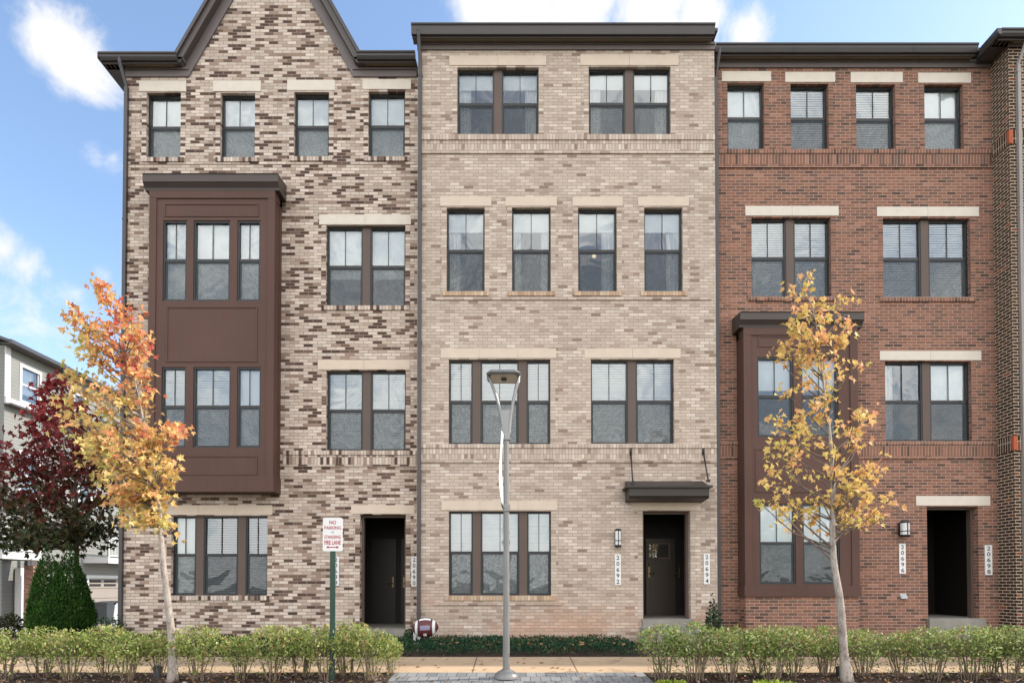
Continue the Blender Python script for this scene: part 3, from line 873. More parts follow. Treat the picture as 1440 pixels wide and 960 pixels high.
def bay(house, r, yw, depth, holes, crown_py, panels, apron_py, side_trim=0.14, xref=300):
    x0, x1, z0, z1 = r; yf = yw-depth
    b = MB()
    wall_front(b, x0, x1, z0, z1, yf, 0.12, holes)
    b.quad((x0,yw,z0),(x0,yf,z0),(x0,yf,z1),(x0,yw,z1)); b.quad((x1,yf,z0),(x1,yw,z0),(x1,yw,z1),(x1,yf,z1))
    b.quad((x0,yw,z0),(x1,yw,z0),(x1,yf,z0),(x0,yf,z0)); b.quad((x0,yf,z1),(x1,yf,z1),(x1,yw,z1),(x0,yw,z1))
    # back lining of the bay with a slot-free plane behind the windows
    bw_ = b.build('bay_window', M['bay'], house)
    t = MB()
    st = side_trim
    za = onY(xref, apron_py, yf)[1]
    zc = onY(xref, crown_py, yf)[1]
    t.box(x0-0.012, x0+st, yf-0.022, yf+0.1, za, zc); t.box(x1-st, x1+0.012, yf-0.022, yf+0.1, za, zc)
    t.box(x0-0.03, x1+0.03, yf-0.04, yw-0.002, z0-0.004, za)
    # corner trim on the sides next to the wall
    t.box(x1+0.001, x1+0.014, yw-0.12, yw-0.002, za, zc); t.box(x0-0.014, x0-0.001, yw-0.12, yw-0.002, za, zc)
    t.box(x0-0.014, x1+0.014, yf-0.026, yw-0.002, zc-0.16, zc+0.01)
    t.build('corner_board', M['bay'], bw_)
    p = MB()
    for (px0, px1, py0, py1) in panels:
        a0, a1, c0, c1 = rect(px0, px1, py0, py1, yf)
        w = 0.028
        e = 0.014
        # a raised moulding round a sunken field
        p.box(a0-w, a0, yf-e, yf+0.01, c0-w, c1+w); p.box(a1, a1+w, yf-e, yf+0.01, c0-w, c1+w)
        p.box(a0, a1, yf-e, yf+0.01, c1, c1+w); p.box(a0, a1, yf-e, yf+0.01, c0-w, c0)
    p.build('panel_moulding', M['bay'], bw_)
    c = MB(); h = z1-zc
    prof = [(yw, zc), (yf-0.03, zc), (yf-0.04, zc+h*0.15), (yf-0.10, zc+h*0.42), (yf-0.115, zc+h*0.45), (yf-0.115, zc+h*0.92), (yf-0.13, z1), (yw, z1+0.06)]
    c.prismx(prof, x0-0.11, x1+0.11)
    c.build('bay_crown', M['bayroof'], bw_)
    return bw_

yb = YL-0.4
BH = [rect(*q, yb) for q in ((229,262.5,310,423), (272,323.5,310,423), (333.5,366,310,423))]
BL = [rect(*q, yb) for q in ((227,261,516,629), (271.5,324,516,629), (333,366.5,516,629))]
bw1 = bay(hl, bayL, YL, 0.4, BH+BL, 269, [(233, 362, 288, 303), (236, 360, 433, 507), (236, 360, 642, 666)], 669)
for r in BH: window(hl, r, yb, [1], 'shade', recess=0.02)
for r, d in zip(BL, ('blind', 'blind', 'shade')): window(hl, r, yb, [1], d, recess=0.02)
MB().box(bayL[0]+0.02, bayL[1]-0.02, YL+0.305, YL+0.36, bayL[2]+0.02, bayL[3]-0.1).build('bay_lining', M['interior'], hl)

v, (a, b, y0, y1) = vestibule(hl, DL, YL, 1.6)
door_leaf(hl, a+0.12, (a+b)/2-0.05, DL[2], DL[2]+2.1, y1, handle='r'); door_leaf(hl, (a+b)/2+0.08, b-0.1, DL[2], DL[2]+2.1, y1, handle='l')
st = MB(); xs0, xs1 = DL[0]-0.03, DL[1]+0.03
st.box(xs0, xs1, YL-0.12, YL+0.02, -0.1, DL[2]+0.002); st.box(xs0-0.05, xs1+0.1, YL-1.1, YL-0.121, -0.2, DL[2]-0.16)
st.build('stoop', M['stoop'], hl)
plaque(hl, 468, 477, 782, 823, YL, '20688'); plaque(hl, 578.5, 586.5, 782, 824, YL, '20690')
downspout(hl, 175.5, 300, 172, YL, zg0, 0.0, M['gutter'], 0.3)

# ------------------------------------------------------------------ CENTRE HOUSE (beige brick)
hc = thing('brick_townhouse', 'beige brick townhouse with the flat dark eave and black door canopy, behind the street lamp', 'townhouse', (xC0+3, YC, 0), 'brick townhouses in the row')
C4 = [rect(*q, YC) for q in ((643,757.5,95,190), (828,943,94,190))]
C3 = [rect(*q, YC) for q in ((628,681.5,292,410), (720,774.5,292,410), (813,867.5,292,410), (906,960,292,410))]
C2 = [rect(631, 774, 505, 624, YC), rect(831, 948, 505, 623.5, YC)]
C1 = rect(631, 775, 718.5, 837, YC)
DC = rect(904, 971, 718, 870, YC)
zCe = onY(790, 71, YC)[1]
wc = MB(); wall_front(wc, xC0, xC1, ZB, zCe, YC, 0.30, C4+C3+C2+[C1, DC]); shell(wc, xC0, xC1, YC, HD, ZB, zCe+0.5)
wc.build('wall', M['beige'], hc)
interior(hc, xC0, xC1, YC, ZB, zCe+0.4, [z_(p, YC) for p in (665, 455, 240)] + [zCe+0.3])
for r in C4: window(hc, r, YC, [1, 1], ['curtain:lt', 'curtain:rt'], mull=0.165, split=0.50)
for r, d in zip(C3, ('curtain:lt', 'curtain:lrt', 'curtain:rt', 'curtain:rt')):
    window(hc, r, YC, [1], d); sill(hc, r, YC, M['tan_sill'])
window(hc, C2[0], YC, [1, 1.62, 1], ['blind', 'blind', 'blind'], mull=0.165); window(hc, C2[1], YC, [1, 1], ['blind', 'blind'], mull=0.165)
window(hc, C1, YC, [1, 1.62, 1], ['blind', 'blind', 'blind'], mull=0.165); sill(hc, C1, YC, M['tan_sill'])
for r in C4+C3+C2+[C1, DC]: jambs(hc, r, YC, M['beige_jamb'])
for q, j in (((632,768,79,92.5),1), ((816,954,77.5,92.5),1), ((619,691,277,290),0), ((711,783,277,290),0), ((805,875.5,277,290),0), ((897,968.5,277,290),0),
             ((620,782,490,503.5),2), ((822,957,490,503.5),1), ((621,783,704,717),2), ((889,985,704,717),0)):
    lintel(hc, *q, YC, M['stone'], j)
xa, xb = xC0+0.01, xC1-0.01
zc = lambda py: z_(py, YC, 790)
for p0, p1 in ((190.5, 198), (624.5, 630)): band(hc, xa, xb, zc(p1), zc(p0), YC, 0.04, M['beige_rowlock'])
for p0, p1 in ((198.2, 211.5), (630.2, 645)): band(hc, xa, xb, zc(p1), zc(p0), YC, 0.018, M['beige_soldier'])
for p0, p1 in ((211.7, 216.5), (645.2, 650)): band(hc, xa, xb, zc(p1), zc(p0), YC, 0.03, M['beige'])
band(hc, onY(608, 420, YC)[0], onY(1000, 420, YC)[0], zc(422), zc(417.5), YC, 0.026, M['beige'])
band(hc, onY(609, 850, YC)[0], onY(790, 850, YC)[0], zc(850), zc(846), YC, 0.026, M['beige'])
band(hc, xa, DC[0]-0.02, ZB, zc(881.5), YC, 0.045, M['beige'], 'plinth')
zg0, zg1, zf0, zs = eave(hc, onY(578, 40, YC-OH-0.1)[0], onY(1006, 40, YC-OH-0.1)[0], YC, 32.5, 45.5, 60, 72, 790)
frieze(hc, xC0-0.01, xC1+0.01, YC, zCe-0.005, zs-0.021)
rr = MB(); rr.prismx([(YC-OH, zg1-0.08), (HD, zg1-0.08), (HD, zg1+0.3), (HD*0.5, zg1+0.7), (YC-OH, zg1-0.02)], xC0-0.05, xC1+0.02); rr.build('roof', M['roofing'], hc)
downspout(hc, 590, 400, 593, YC, zg0+0.02, 0.05, M['gutter'], 0.31)
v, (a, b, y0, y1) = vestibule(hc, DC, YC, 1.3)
dl0, dl1 = onY(908, 800, y1)[0], onY(949, 800, y1)[0]
zl = onY(930, 757, y1)[1]
lx0, lx1, lz0, lz1 = rect(913, 940, 765, 783, y1-0.05)
door_leaf(hc, dl0, dl1, DC[2], zl, y1, lite=(lx0, lx1, lz0, lz1), handle='l'); door_leaf(hc, dl1+0.35, b-0.05, DC[2], zl, y1, handle='r')
st = MB(); st.box(DC[0]-0.03, DC[1]+0.03, YC-0.12, YC+0.02, -0.1, DC[2]+0.002); st.box(DC[0]-0.1, DC[1]+0.1, YC-1.2, YC-0.121, -0.2, DC[2]-0.16); st.build('stoop', M['stoop'], hc)
# canopy over the door
cx0, cx1 = onY(881, 690, YC-0.5)[0], onY(1001.5, 690, YC-0.5)[0]
zb_, zt_ = onY(940, 700, YC-0.5)[1], onY(940, 683, YC-0.5)[1]
cn = MB()
cn.prismx([(YC-0.003, zb_-0.03), (YC-0.46, zb_), (YC-0.50, zb_+0.05), (YC-0.50, zt_-0.03), (YC-0.53, zt_), (YC-0.003, onY(940, 676, YC)[1])], cx0+0.06, cx1-0.06)
cn.box(cx0, cx1, YC-0.55, YC-0.531, zt_-0.035, zt_+0.012); cn.box(cx0, cx0+0.059, YC-0.53, YC-0.003, zt_-0.03, zt_+0.01); cn.box(cx1-0.059, cx1, YC-0.53, YC-0.003, zt_-0.03, zt_+0.01)
canopy = cn.build('canopy', M['canopy'], hc)
for (pa, pb) in (((887, 635), (890, 679)), ((989, 634), (996, 675))):
    A = onY(*pa, YC-0.02); B = onY(*pb, YC-0.40)
    t = MB().tube([(A[0], YC-0.01, A[1]), (B[0], YC-0.40, B[1])], 0.016, 8)
    t.box(A[0]-0.03, A[0]+0.03, YC-0.02, YC-0.003, A[1]-0.08, A[1]+0.08); t.box(B[0]-0.035, B[0]+0.035, YC-0.44, YC-0.36, B[1]-0.03, B[1]+0.01)
    t.build('tie_rod', M['black'], canopy)
wall_lamp(hc, 863.5, 872.5, 743.5, 769.5, YC)
plaque(hc, 864.5, 873, 779, 822, YC, '20692'); plaque(hc, 989.5, 998, 778, 821, YC, '20694')

# ------------------------------------------------------------------ RIGHT HOUSE (red brick)
hr = thing('brick_townhouse', 'reddish brown brick townhouse with two-storey brown bay, behind the golden maple', 'townhouse', (xR0+3, YR, 0), 'brick townhouses in the row')
R4 = [rect(*q, YR) for q in ((1023,1074.5,117,210), (1112,1165,118,210), (1204,1259,119,211), (1300,1354.5,119,211))]
R3 = [rect(1057, 1168.5, 306, 417, YR), rect(1242, 1364.5, 307, 418, YR)]
R2 = rect(1245, 1366, 508, 620, YR)
DR = rect(1304, 1376, 712, 869, YR)
zRe = onY(1200, 96, YR)[1]
ybr = YR-0.4
bayR = (onY(1047, 640, ybr)[0], onY(1206, 640, ybr)[0], onY(1120, 838, ybr)[1], onY(1120, 441.5, ybr)[1])
hole_r = (bayR[0]+0.15, bayR[1]-0.15, bayR[2]+0.15, bayR[3]-0.25)
wr = MB(); wall_front(wr, xR0, xR1, ZB, zRe, YR, 0.30, R4+R3+[R2, DR, hole_r]); shell(wr, xR0, xR1, YR, HD, ZB, zRe)
wr.build('wall', M['red'], hr)
interior(hr, xR0, xR1, YR, ZB, zRe+0.2, [z_(p, YR) for p in (665, 455, 240)] + [zRe+0.05])
for r, d in zip(R4, ('shade', 'blind', 'blind', 'shade')): window(hr, r, YR, [1], d); jambs(hr, r, YR, M['red_jamb'])
for r in R3: window(hr, r, YR, [1, 1], ['blind', 'blind'], mull=0.165); sill(hr, r, YR, M['red_rowlock']); jambs(hr, r, YR, M['red_jamb'])
window(hr, R2, YR, [1, 1], ['curtain:l', 'shade:0.5'], mull=0.165); jambs(hr, R2, YR, M['red_jamb'])
for q, j in (((1015,1084,101,115),0), ((1104,1174,102,116),0), ((1196,1269,102,116.5),0), ((1291,1365,103,117),0),
             ((1048,1179,290,303.5),1), ((1233,1376,291,304.5),1), ((1237,1379.5,493.5,506.5),1), ((1288,1392,697,710.5),0)):
    lintel(hr, *q, YR, M['stonepale'], j)
jambs(hr, DR, YR, M['red_jamb'])
xa, xb = xR0+0.06, xR1-0.01
zr_ = lambda py: z_(py, YR, 1200)
band(hr, xa, xb, zr_(217), zr_(211.3), YR, 0.04, M['red_rowlock']); band(hr, xa, xb, zr_(232), zr_(217.2), YR, 0.018, M['red_soldier']); band(hr, xa, xb, zr_(236.5), zr_(232.2), YR, 0.03, M['red'])
for s0, s1 in ((xa, bayR[0]-0.02), (bayR[1]+0.02, xb)):
    band(hr, s0, s1, zr_(626), zr_(620.3), YR, 0.04, M['red_rowlock']); band(hr, s0, s1, zr_(641), zr_(626.2), YR, 0.018, M['red_soldier']); band(hr, s0, s1, zr_(645.5), zr_(641.2), YR, 0.03, M['red'])
xeW = xR1-0.36
zg0, zg1, zf0, zs = eave(hr, onY(1007, 64, YR-OH-0.1)[0], xeW-0.11, YR, 60.5, 71, 86, 97, 1200)
frieze(hr, xR0+0.01, xR1-0.01, YR, zRe-0.005, zs-0.021)
rr = MB(); rr.prismx([(YR-OH, zg1-0.08), (HD, zg1-0.08), (HD, zg1+0.3), (HD*0.5, zg1+0.6), (YR-OH, zg1-0.02)], xR0, xR1); rr.build('roof', M['roofing'], hr)
downspout(hr, 1008.5, 400, 1010, YR-0.02, zg0+0.02, 0.05, M['gutter'], 0.29)
RB2 = [rect(*q, ybr) for q in ((1065,1116,502,614), (1127,1179,502,614))]
RB1 = [rect(*q, ybr) for q in ((1068,1119,708,821), (1129,1181,708,821))]
bay(hr, bayR, YR, 0.4, RB2+RB1, 461, [(1068, 1180, 474, 486), (1064, 1182, 632, 690)], 823, side_trim=0.15, xref=1120)
for r, d in zip(RB2, ('shade:0.40', 'shade:0.40')): window(hr, r, ybr, [1], d, recess=0.02)
for r in RB1: window(hr, r, ybr, [1], 'shade:0.49', recess=0.02)
bb = MB(); bb.box(bayR[0]+0.005, bayR[1]-0.005, ybr+0.01, YR-0.002, ZB, bayR[2]-0.01); bb.build('bay_plinth', M['red'], hr)
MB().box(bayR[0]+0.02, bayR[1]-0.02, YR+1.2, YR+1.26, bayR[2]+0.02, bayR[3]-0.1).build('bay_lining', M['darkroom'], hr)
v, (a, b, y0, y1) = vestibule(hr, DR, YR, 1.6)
door_leaf(hr, a+0.12, (a+b)/2-0.05, DR[2], DR[2]+2.1, y1, handle='r'); door_leaf(hr, (a+b)/2+0.08, b-0.1, DR[2], DR[2]+2.1, y1, handle='l')
st = MB(); st.box(DR[0]-0.03, DR[1]+0.08, YR-0.1, YR+0.02, -0.1, DR[2]+0.002) ; st.build('stoop', M['stoop'], hr)
wall_lamp(hr, 1261, 1274, 733, 755, YR)
plaque(hr, 1264, 1273, 764, 806, YR, '20696'); plaque(hr, 1384.5, 1394.5, 766, 808, YR, '20698')
vx0, vx1, vz0, vz1 = rect(1265, 1274, 834, 841, YR)
MB().prismx([(YR-0.002, vz0), (YR-0.07, vz0), (YR-0.06, vz0+0.03), (YR-0.002, vz1)], vx0, vx1).build('wall_vent', M['bingrey'], hr)

# ------------------------------------------------------------------ RIGHT WING (projecting darker brick)
hw = thing('brick_townhouse', 'dark red brick townhouse with pale mortar, cut off at the right edge and standing forward', 'townhouse', (xR1+3, YWG, 0), 'brick townhouses in the row')
xW0 = xR1+0.003; xW1 = xW0+30
zWe = onY(1420, 62, YWG)[1]
ww = MB()
WB = [rect(1437, 1470, 380, 470, YWG), rect(1437, 1470, 560, 610, YWG)]
wall_front(ww, xW0, xW1, ZB, zWe, YWG, 0.3, WB); shell(ww, xW0, xW1, YWG, HD, ZB, zWe)
ww.build('wall', M['darkred'], hw)
for r in WB: window(hw, r, YWG, [1], 'shade')
MB().box(xW0+0.1, xW1-0.1, YWG+2, YWG+2.1, ZB, zWe-0.1).build('room_shell', M['interior'], hw)
for p0, p1 in ((183, 203), (612, 633)):
    z0_, z1_ = onY(1428, p1, YWG)[1], onY(1428, p0, YWG)[1]
    mb = MB(); mb.box(xW0-0.016, xW1, YWG-0.016, YR-0.045, z0_, z1_); mb.build('string_course', M['darkred_soldier'], hw)
    mb = MB(); mb.box(xW0-0.026, xW0+0.05, YWG-0.026, YWG+0.045, z0_+0.01, z1_-0.01); mb.build('corner_brick', paint('orange brick', (0.42, 0.10, 0.045), 0.85, 0.2, 12), hw)
zg0, zg1, zf0, zs = eave(hw, xeW, xW1, YWG, 39.5, 48.5, 58, 66, 1425)
frieze(hw, xW0-0.03, xW1, YWG, zWe-0.01, zs-0.021)
rt = MB(); xe = xeW
rt.box(xe, xW0+0.02, YWG-OH+0.035, YR-0.03, zs-0.02, zs); rt.prism([(xe-0.1, zg1-0.01), (xe-0.085, zg0+0.05), (xe-0.05, zg0), (xe-0.001, zg0), (xe-0.001, zg1-0.01)], YWG-OH-0.11, YR-OH-0.09)
rt.box(xW0-0.035, xW0-0.002, YWG-0.03, YR-0.04, zWe-0.01, zs-0.021)
rt.build('eave_return', M['gutter'], hw)
rr = MB(); rr.prismx([(YWG-OH, zg1-0.08), (HD, zg1-0.08), (HD, zg1+0.3), (HD*0.5, zg1+0.6), (YWG-OH, zg1-0.02)], xe, xW1); rr.build('roof', M['roofing'], hw)
downspout(hw, 1437, 400, 1432, YWG, zg0, 0.0, paint('grey downspout', (0.30, 0.27, 0.25), 0.5, 0.1, 3), 0.3, 0.07)

# things inside the rooms
lx, lz = onY(642, 378, 0.16)
tl = thing('table_lamp', 'cream shaded table lamp behind the third-floor window of the beige house', 'lamp', (lx, 0.16, lz-0.55))
MB().lathe((lx, 0.16, lz-0.16), [(0.16, 0.0), (0.15, 0.2), (0.11, 0.34)], 20).build('lamp_shade', M['lampshade'], tl)
MB().lathe((lx, 0.16, lz-0.55), [(0.001,0),(0.09,0),(0.09,0.02),(0.03,0.05),(0.06,0.16),(0.06,0.24),(0.015,0.30),(0.015,0.40)], 16).build('stem', M['stone'], tl)
zf3 = z_(455, YC)+0.12
sd = MB(); sd.box(lx-0.3, lx+0.35, -0.03, 0.6, lz-0.59, lz-0.55)
for q in ((-.27, .0), (.32, .0), (-.27, .57), (.32, .57)): sd.box(lx+q[0]-.02, lx+q[0]+.02, q[1]-.02, q[1]+.02, zf3, lz-0.59)
tag(sd.build('side_table', M['mullion']), 'dark side table under the lamp behind the third-floor window', 'table')
lx, lz = onY(835.5, 360, 1.2)
cl = MB().lathe((lx, 1.2, lz), [(0.001, -0.045), (0.03, -0.04), (0.045, -0.015), (0.048, 0.01), (0.001, 0.01)], 16)
clo = cl.build('ceiling_lamp', M['bulb'])
tag(clo, 'small lit ceiling lamp seen through a third-floor window', 'ceiling lamp')
MB().tube([(lx, 1.2, lz+0.02), (lx, 1.2, z_(240, YC)-0.12)], 0.012, 6).build('rod', M['brass'], clo)

# ------------------------------------------------------------------ LEFT BACKGROUND: siding townhouses along the alley (wall faces +x)
XS = -22.0
def sy(px): return onX(px, 700, XS)[0]
def sz(px, py): return onX(px, py, XS)[1]
def sidewall(mb, y0, y1, z0, z1, x, t, holes):
    tmp = MB(); wall_front(tmp, y0, y1, z0, z1, 0.0, t, holes)
    i = len(mb.v)
    for (a, b, c) in tmp.v: mb.v.append((x-b, a, c))
    for f in tmp.f: mb.f.append(tuple(i+k for k in f)); mb.sm.append(False)
ya = sy(4); yb2 = sy(33); yend = sy(175)+14
zeave = sz(50, 505)
def siding_house(label, y0, y1, wins, garages, front_wall):
    h = thing('siding_townhouse', label, 'townhouse', (XS-3, (y0+y1)/2, -0.67), 'grey townhouses along the alley')
    holes = wins+garages
    mb = MB(); sidewall(mb, y0, y1, -0.8, zeave, XS, 0.2, holes)
    mb.quad((XS-9,y0,-0.8),(XS,y0,-0.8),(XS,y0,zeave),(XS-9,y0,zeave)); mb.quad((XS,y1,-0.8),(XS-9,y1,-0.8),(XS-9,y1,zeave),(XS,y1,zeave))
    mb.quad((XS-9,y1,-0.8),(XS-9,y0,-0.8),(XS-9,y0,zeave),(XS-9,y1,zeave))
    mb.build('wall', M['siding'], h)
    for (a, b, c, d) in wins:
        f = MB(); w = 0.13
        f.box(XS-0.02, XS+0.03, a-w, a, c-w, d+w); f.box(XS-0.02, XS+0.03, b, b+w, c-w, d+w); f.box(XS-0.02, XS+0.03, a, b, d, d+w); f.box(XS-0.02, XS+0.04, a, b, c-w, c)
        f.box(XS-0.08, XS-0.03, a, b, (c+d)/2-0.035, (c+d)/2+0.035); f.box(XS-0.08, XS-0.03, a, a+0.05, c, d); f.box(XS-0.08, XS-0.03, b-0.05, b, c, d)
        wo = f.build('window', M['whitep'], h)
        gm = MB(); gm.quad((XS-0.06,a,c),(XS-0.06,b,c),(XS-0.06,b,d),(XS-0.06,a,d)); gm.build('pane', M['glass'], wo)
        sm = MB(); sm.box(XS-0.26, XS-0.25, a, b, c+(d-c)*0.25, d); sm.build('shade', M['shade'], wo)
        sm = MB(); sm.box(XS-0.8, XS-0.78, a-0.4, b+0.4, c-0.4, d+0.4); sm.build('room_shell', M['vest'], wo)
    for (a, b, c, d) in garages:
        g_ = MB(); n = 4; hh_ = (d-c)/n
        for k in range(n): g_.box(XS-0.16, XS-0.11, a, b, c+k*hh_+0.012, c+(k+1)*hh_-0.012)
        g_.box(XS-0.18, XS-0.161, a, b, c, d)
        go = g_.build('garage_door', M['garage'], h)
        t = MB(); w = 0.17
        t.box(XS-0.01, XS+0.03, a-w, a, c, d+w); t.box(XS-0.01, XS+0.03, b, b+w, c, d+w); t.box(XS-0.01, XS+0.03, a, b, d, d+w)
        t.build('door_trim', M['whitep'], go)
        t = MB(); nn = 4; ww_ = (b-a)/nn
        for k in range(nn):
            for s_ in (0.15, 0.55):
                t.box(XS-0.112, XS-0.105, a+ww_*(k+0.1), a+ww_*(k+0.9), d-hh_*(s_+0.25), d-hh_*s_)
        t.build('door_lites', M['vest'], go)
    # eave and roof
    e = MB(); e.box(XS+0.001, XS+0.42, y0-0.3, y1, zeave-0.03, zeave); e.build('soffit', M['trim'], h)
    e = MB(); e.box(XS+0.42, XS+0.55, y0-0.35, y1, zeave-0.03, zeave+0.13); e.build('gutter', M['gutter'], h)
    r_ = MB(); zr0 = zeave+0.12
    r_.prism([(XS+0.47, zr0), (XS-7.5, zr0+3.0), (XS-8, zr0+2.9), (XS+0.40, zr0-0.1)], y0-0.35, y1)
    r_.prism([(XS-7.5, zr0+3.0), (XS-15, zr0), (XS-15, zr0-0.1), (XS-8, zr0+2.9)], y0-0.35, y1)
    r_.build('roof', M['roofing'], h)
    return h
def swin(px0, px1, py0, py1): return (sy(px0), sy(px1), sz((px0+px1)/2, py1), sz((px0+px1)/2, py0))
GZ = -0.67
ymid = sy(100)
h1 = siding_house('grey siding townhouse at the left edge, its white framed window above the red tree', ya, ymid-0.02,
    [swin(28, 53, 520, 566), swin(28, 53, 640, 700)], [(sy(39), sy(39)+2.6, GZ+0.02, sz(50, 811))], True)
h2 = siding_house('far grey siding townhouse with white balcony, seen beyond the conical evergreen', ymid+0.02, yend,
    [swin(103, 116, 556, 612), swin(112, 127, 640, 705)], [(sy(126), sy(126)+5.2, GZ+0.02, sz(150, 813))], True)
MB().box(XS, XS+0.04, ya-0.02, ya+0.28, 9.3, zeave-0.03).build('corner_board', M['whitep'], h1)
bz = sz(20, 568)
MB().box(XS+0.001, XS+0.10, ya, ymid-0.02, bz-0.1, bz+0.16).build('belt_board', M['whitep'], h1)
MB().box(XS-0.02, XS+0.35, ya-0.02, ymid-0.02, bz-0.18, bz-0.101).build('lower_ledge', M['trim'], h1)
def balcony(h, y0, y1, zf):
    d = 1.3
    b_ = MB(); b_.box(XS+0.001, XS+d, y0, y1, zf-0.28, zf); bo = b_.build('balcony', M['whitep'], h)
    r_ = MB()
    r_.box(XS+d-0.07, XS+d-0.01, y0, y1, zf+1.0, zf+1.07); r_.box(XS+d-0.07, XS+d-0.01, y0, y1, zf+0.08, zf+0.14)
    y = y0
    while y < y1: r_.box(XS+d-0.055, XS+d-0.025, y, y+0.03, zf+0.14, zf+1.0); y += 0.12
    for yy in (y0, (y0+y1)/2, y1-0.1): r_.box(XS+d-0.09, XS+d+0.01, yy, yy+0.1, zf, zf+1.15)
    r_.build('railing', M['whitep'], bo)
    s_ = MB(); s_.box(XS+0.001, XS+d-0.02, y0+0.02, y1-0.02, zf-0.30, zf-0.281); s_.build('balcony_soffit', M['trim'], bo)
balcony(h2, sy(118), yend-1.0, sz(140, 785)); balcony(h1, sy(-40), sy(18), sz(8, 778))
MB().box(XS+0.002, XS+0.30, sy(36), ymid-0.05, sz(60, 798), sz(60, 788)).build('overhang_shade_board', M['trim'], h1)  # dark board put in for the shadow under the overhang
pm = MB(); pm.box(XS+0.9, XS+1.3, sy(6)+0.0, sy(6)+0.75, GZ, sz(10, 786)-0.28); pm.build('brick_pier', M['pierbrick'], h1)
pm = MB(); pm.box(XS+0.05, XS+0.3, sy(21), sy(21)+0.3, GZ, sz(22, 798)); pm.build('post', M['whitep'], h1)
pm = MB(); pm.box(XS+0.3, XS+0.42, sy(27), sy(27)+0.18, GZ, sz(22, 775)); pm.build('downspout', M['gutter'], h1)

# bins by the garage
def bin_(x, y, label, mat, lid):
    t = thing('trash_bin', label, 'trash bin', (x, y, GZ), 'wheeled bins by the garage')
    b_ = MB(); s0, s1, hgt = 0.25, 0.31, 0.95
    vs = [(-s0,-s0,0.08),(s0,-s0,0.08),(s0,s0,0.08),(-s0,s0,0.08),(-s1,-s1,hgt),(s1,-s1,hgt),(s1,s1,hgt),(-s1,s1,hgt)]
    b_.v = [(x+a, y+b, GZ+c) for a, b, c in vs]; b_.f = [(0,3,2,1),(0,1,5,4),(1,2,6,5),(2,3,7,6),(3,0,4,7)]; b_.sm = [False]*5
    b_.box(x-s1-0.02, x+s1+0.02, y-s1-0.02, y+s1+0.02, GZ+hgt-0.06, GZ+hgt)
    b_.build('body', mat, t)
    l_ = MB(); l_.prismx([(y-s1-0.04, GZ+hgt+0.001), (y+s1+0.06, GZ+hgt+0.001), (y+s1+0.04, GZ+hgt+0.09), (y-s1-0.03, GZ+hgt+0.04)], x-s1-0.04, x+s1+0.04); l_.build('lid', lid, t)
    for k in (-1, 1):
        w_ = MB(); w_.tube([(x+k*0.24, y+0.27, GZ+0.11), (x+k*0.30, y+0.27, GZ+0.11)], 0.11, 14); w_.build('wheel', M['bin'], t)
bx = onX(147, 850, -19.0); bin_(-19.0, bx[0], 'dark wheeled bin by the garage door, partly behind the conical evergreen', M['bin'], M['bin'])
bx = onX(157, 850, -19.0); bin_(-19.0, bx[0], 'pale grey wheeled bin right of the dark one, near the house corner', M['bingrey'], M['bin'])

# ------------------------------------------------------------------ street lamp
yl = -4.54
def P(px, py, y): q = onY(px, py, y); return Vector((q[0], y, q[1]))
zl0 = zg(0, yl)+0.008
lp = thing('street_lamp', 'grey street lamp with a Y-shaped head, standing on the pavers', 'street lamp', (P(712, 950, yl).x, yl, zl0))
lxp = lp.location.x
MB().lathe((lxp, yl, zl0), [(0.185,0),(0.185,0.02),(0.17,0.06),(0.125,0.10),(0.085,0.115),(0.075,0.13),(0.001,0.13)], 28).build('base', M['lampgrey'], lp)
ztop = P(712, 612, yl).z
pm = MB(); wtop = 0.036; wbot = 0.052
for k in range(2): pass
z0p = zl0+0.10
vs = []
for z, w in ((z0p, wbot), (ztop, wtop)):
    for q in range(8):
        an = 2*math.pi*(q+0.5)/8; rr_ = w*(1.0 if True else 1)
        vs.append((lxp+rr_*1.08*math.cos(an), yl+rr_*1.08*math.sin(an), z))
pm.v = vs; pm.f = [(q, (q+1) % 8, 8+(q+1) % 8, 8+q) for q in range(8)]+[tuple(range(8, 16))]; pm.sm = [False]*9
pm.build('pole', M['lampgrey'], lp)
zc1 = P(712, 583, yl).z; zh = P(712, 529, yl).z
# the plate between the arms and the curved arms
pl = MB(); wa = 0.07
pl.prism([(lxp-0.038, ztop-0.02), (lxp+0.038, ztop-0.02), (lxp+0.085, zc1+0.07), (lxp-0.085, zc1+0.07)], yl-0.02, yl+0.02)
pl.build('yoke_plate', M['steel'], lp)
xh0, xh1 = P(687, 529, yl).x-lxp, P(730, 529, yl).x-lxp
for sgn, dy in ((-1, -0.02), (1, -0.02), (1, 0.14)):
    xe_ = xh0 if sgn < 0 else xh1
    path = []
    for k in range(13):
        t = k/12
        x = lxp+sgn*0.04+(xe_-sgn*0.04)*(t**1.75)
        path.append((x, yl+dy*t, ztop-0.03+(zh-ztop+0.03)*t))
    am = MB().tube(path, [0.026-0.006*(k/12) for k in range(13)], 8); am.build('arm', M['steel'], lp)
hd = MB()
hw0, hd0 = (xh1-xh0)/2+0.015, 0.25; hc0 = lxp+(xh0+xh1)/2
def oct_(cx, cy, a, b, z, c=0.3):
    return [(cx-a, cy-b*(1-c), z), (cx-a*(1-c), cy-b, z), (cx+a*(1-c), cy-b, z), (cx+a, cy-b*(1-c), z), (cx+a, cy+b*(1-c), z), (cx+a*(1-c), cy+b, z), (cx-a*(1-c), cy+b, z), (cx-a, cy+b*(1-c), z)]
rings = [oct_(hc0, yl+0.1, hw0, hd0, zh-0.0), oct_(hc0, yl+0.1, hw0+0.015, hd0+0.015, zh+0.02), oct_(hc0, yl+0.1, hw0*0.9, hd0*0.9, zh+0.065), oct_(hc0, yl+0.1, hw0*0.5, hd0*0.5, zh+0.085)]
for rg in rings: hd.v += rg
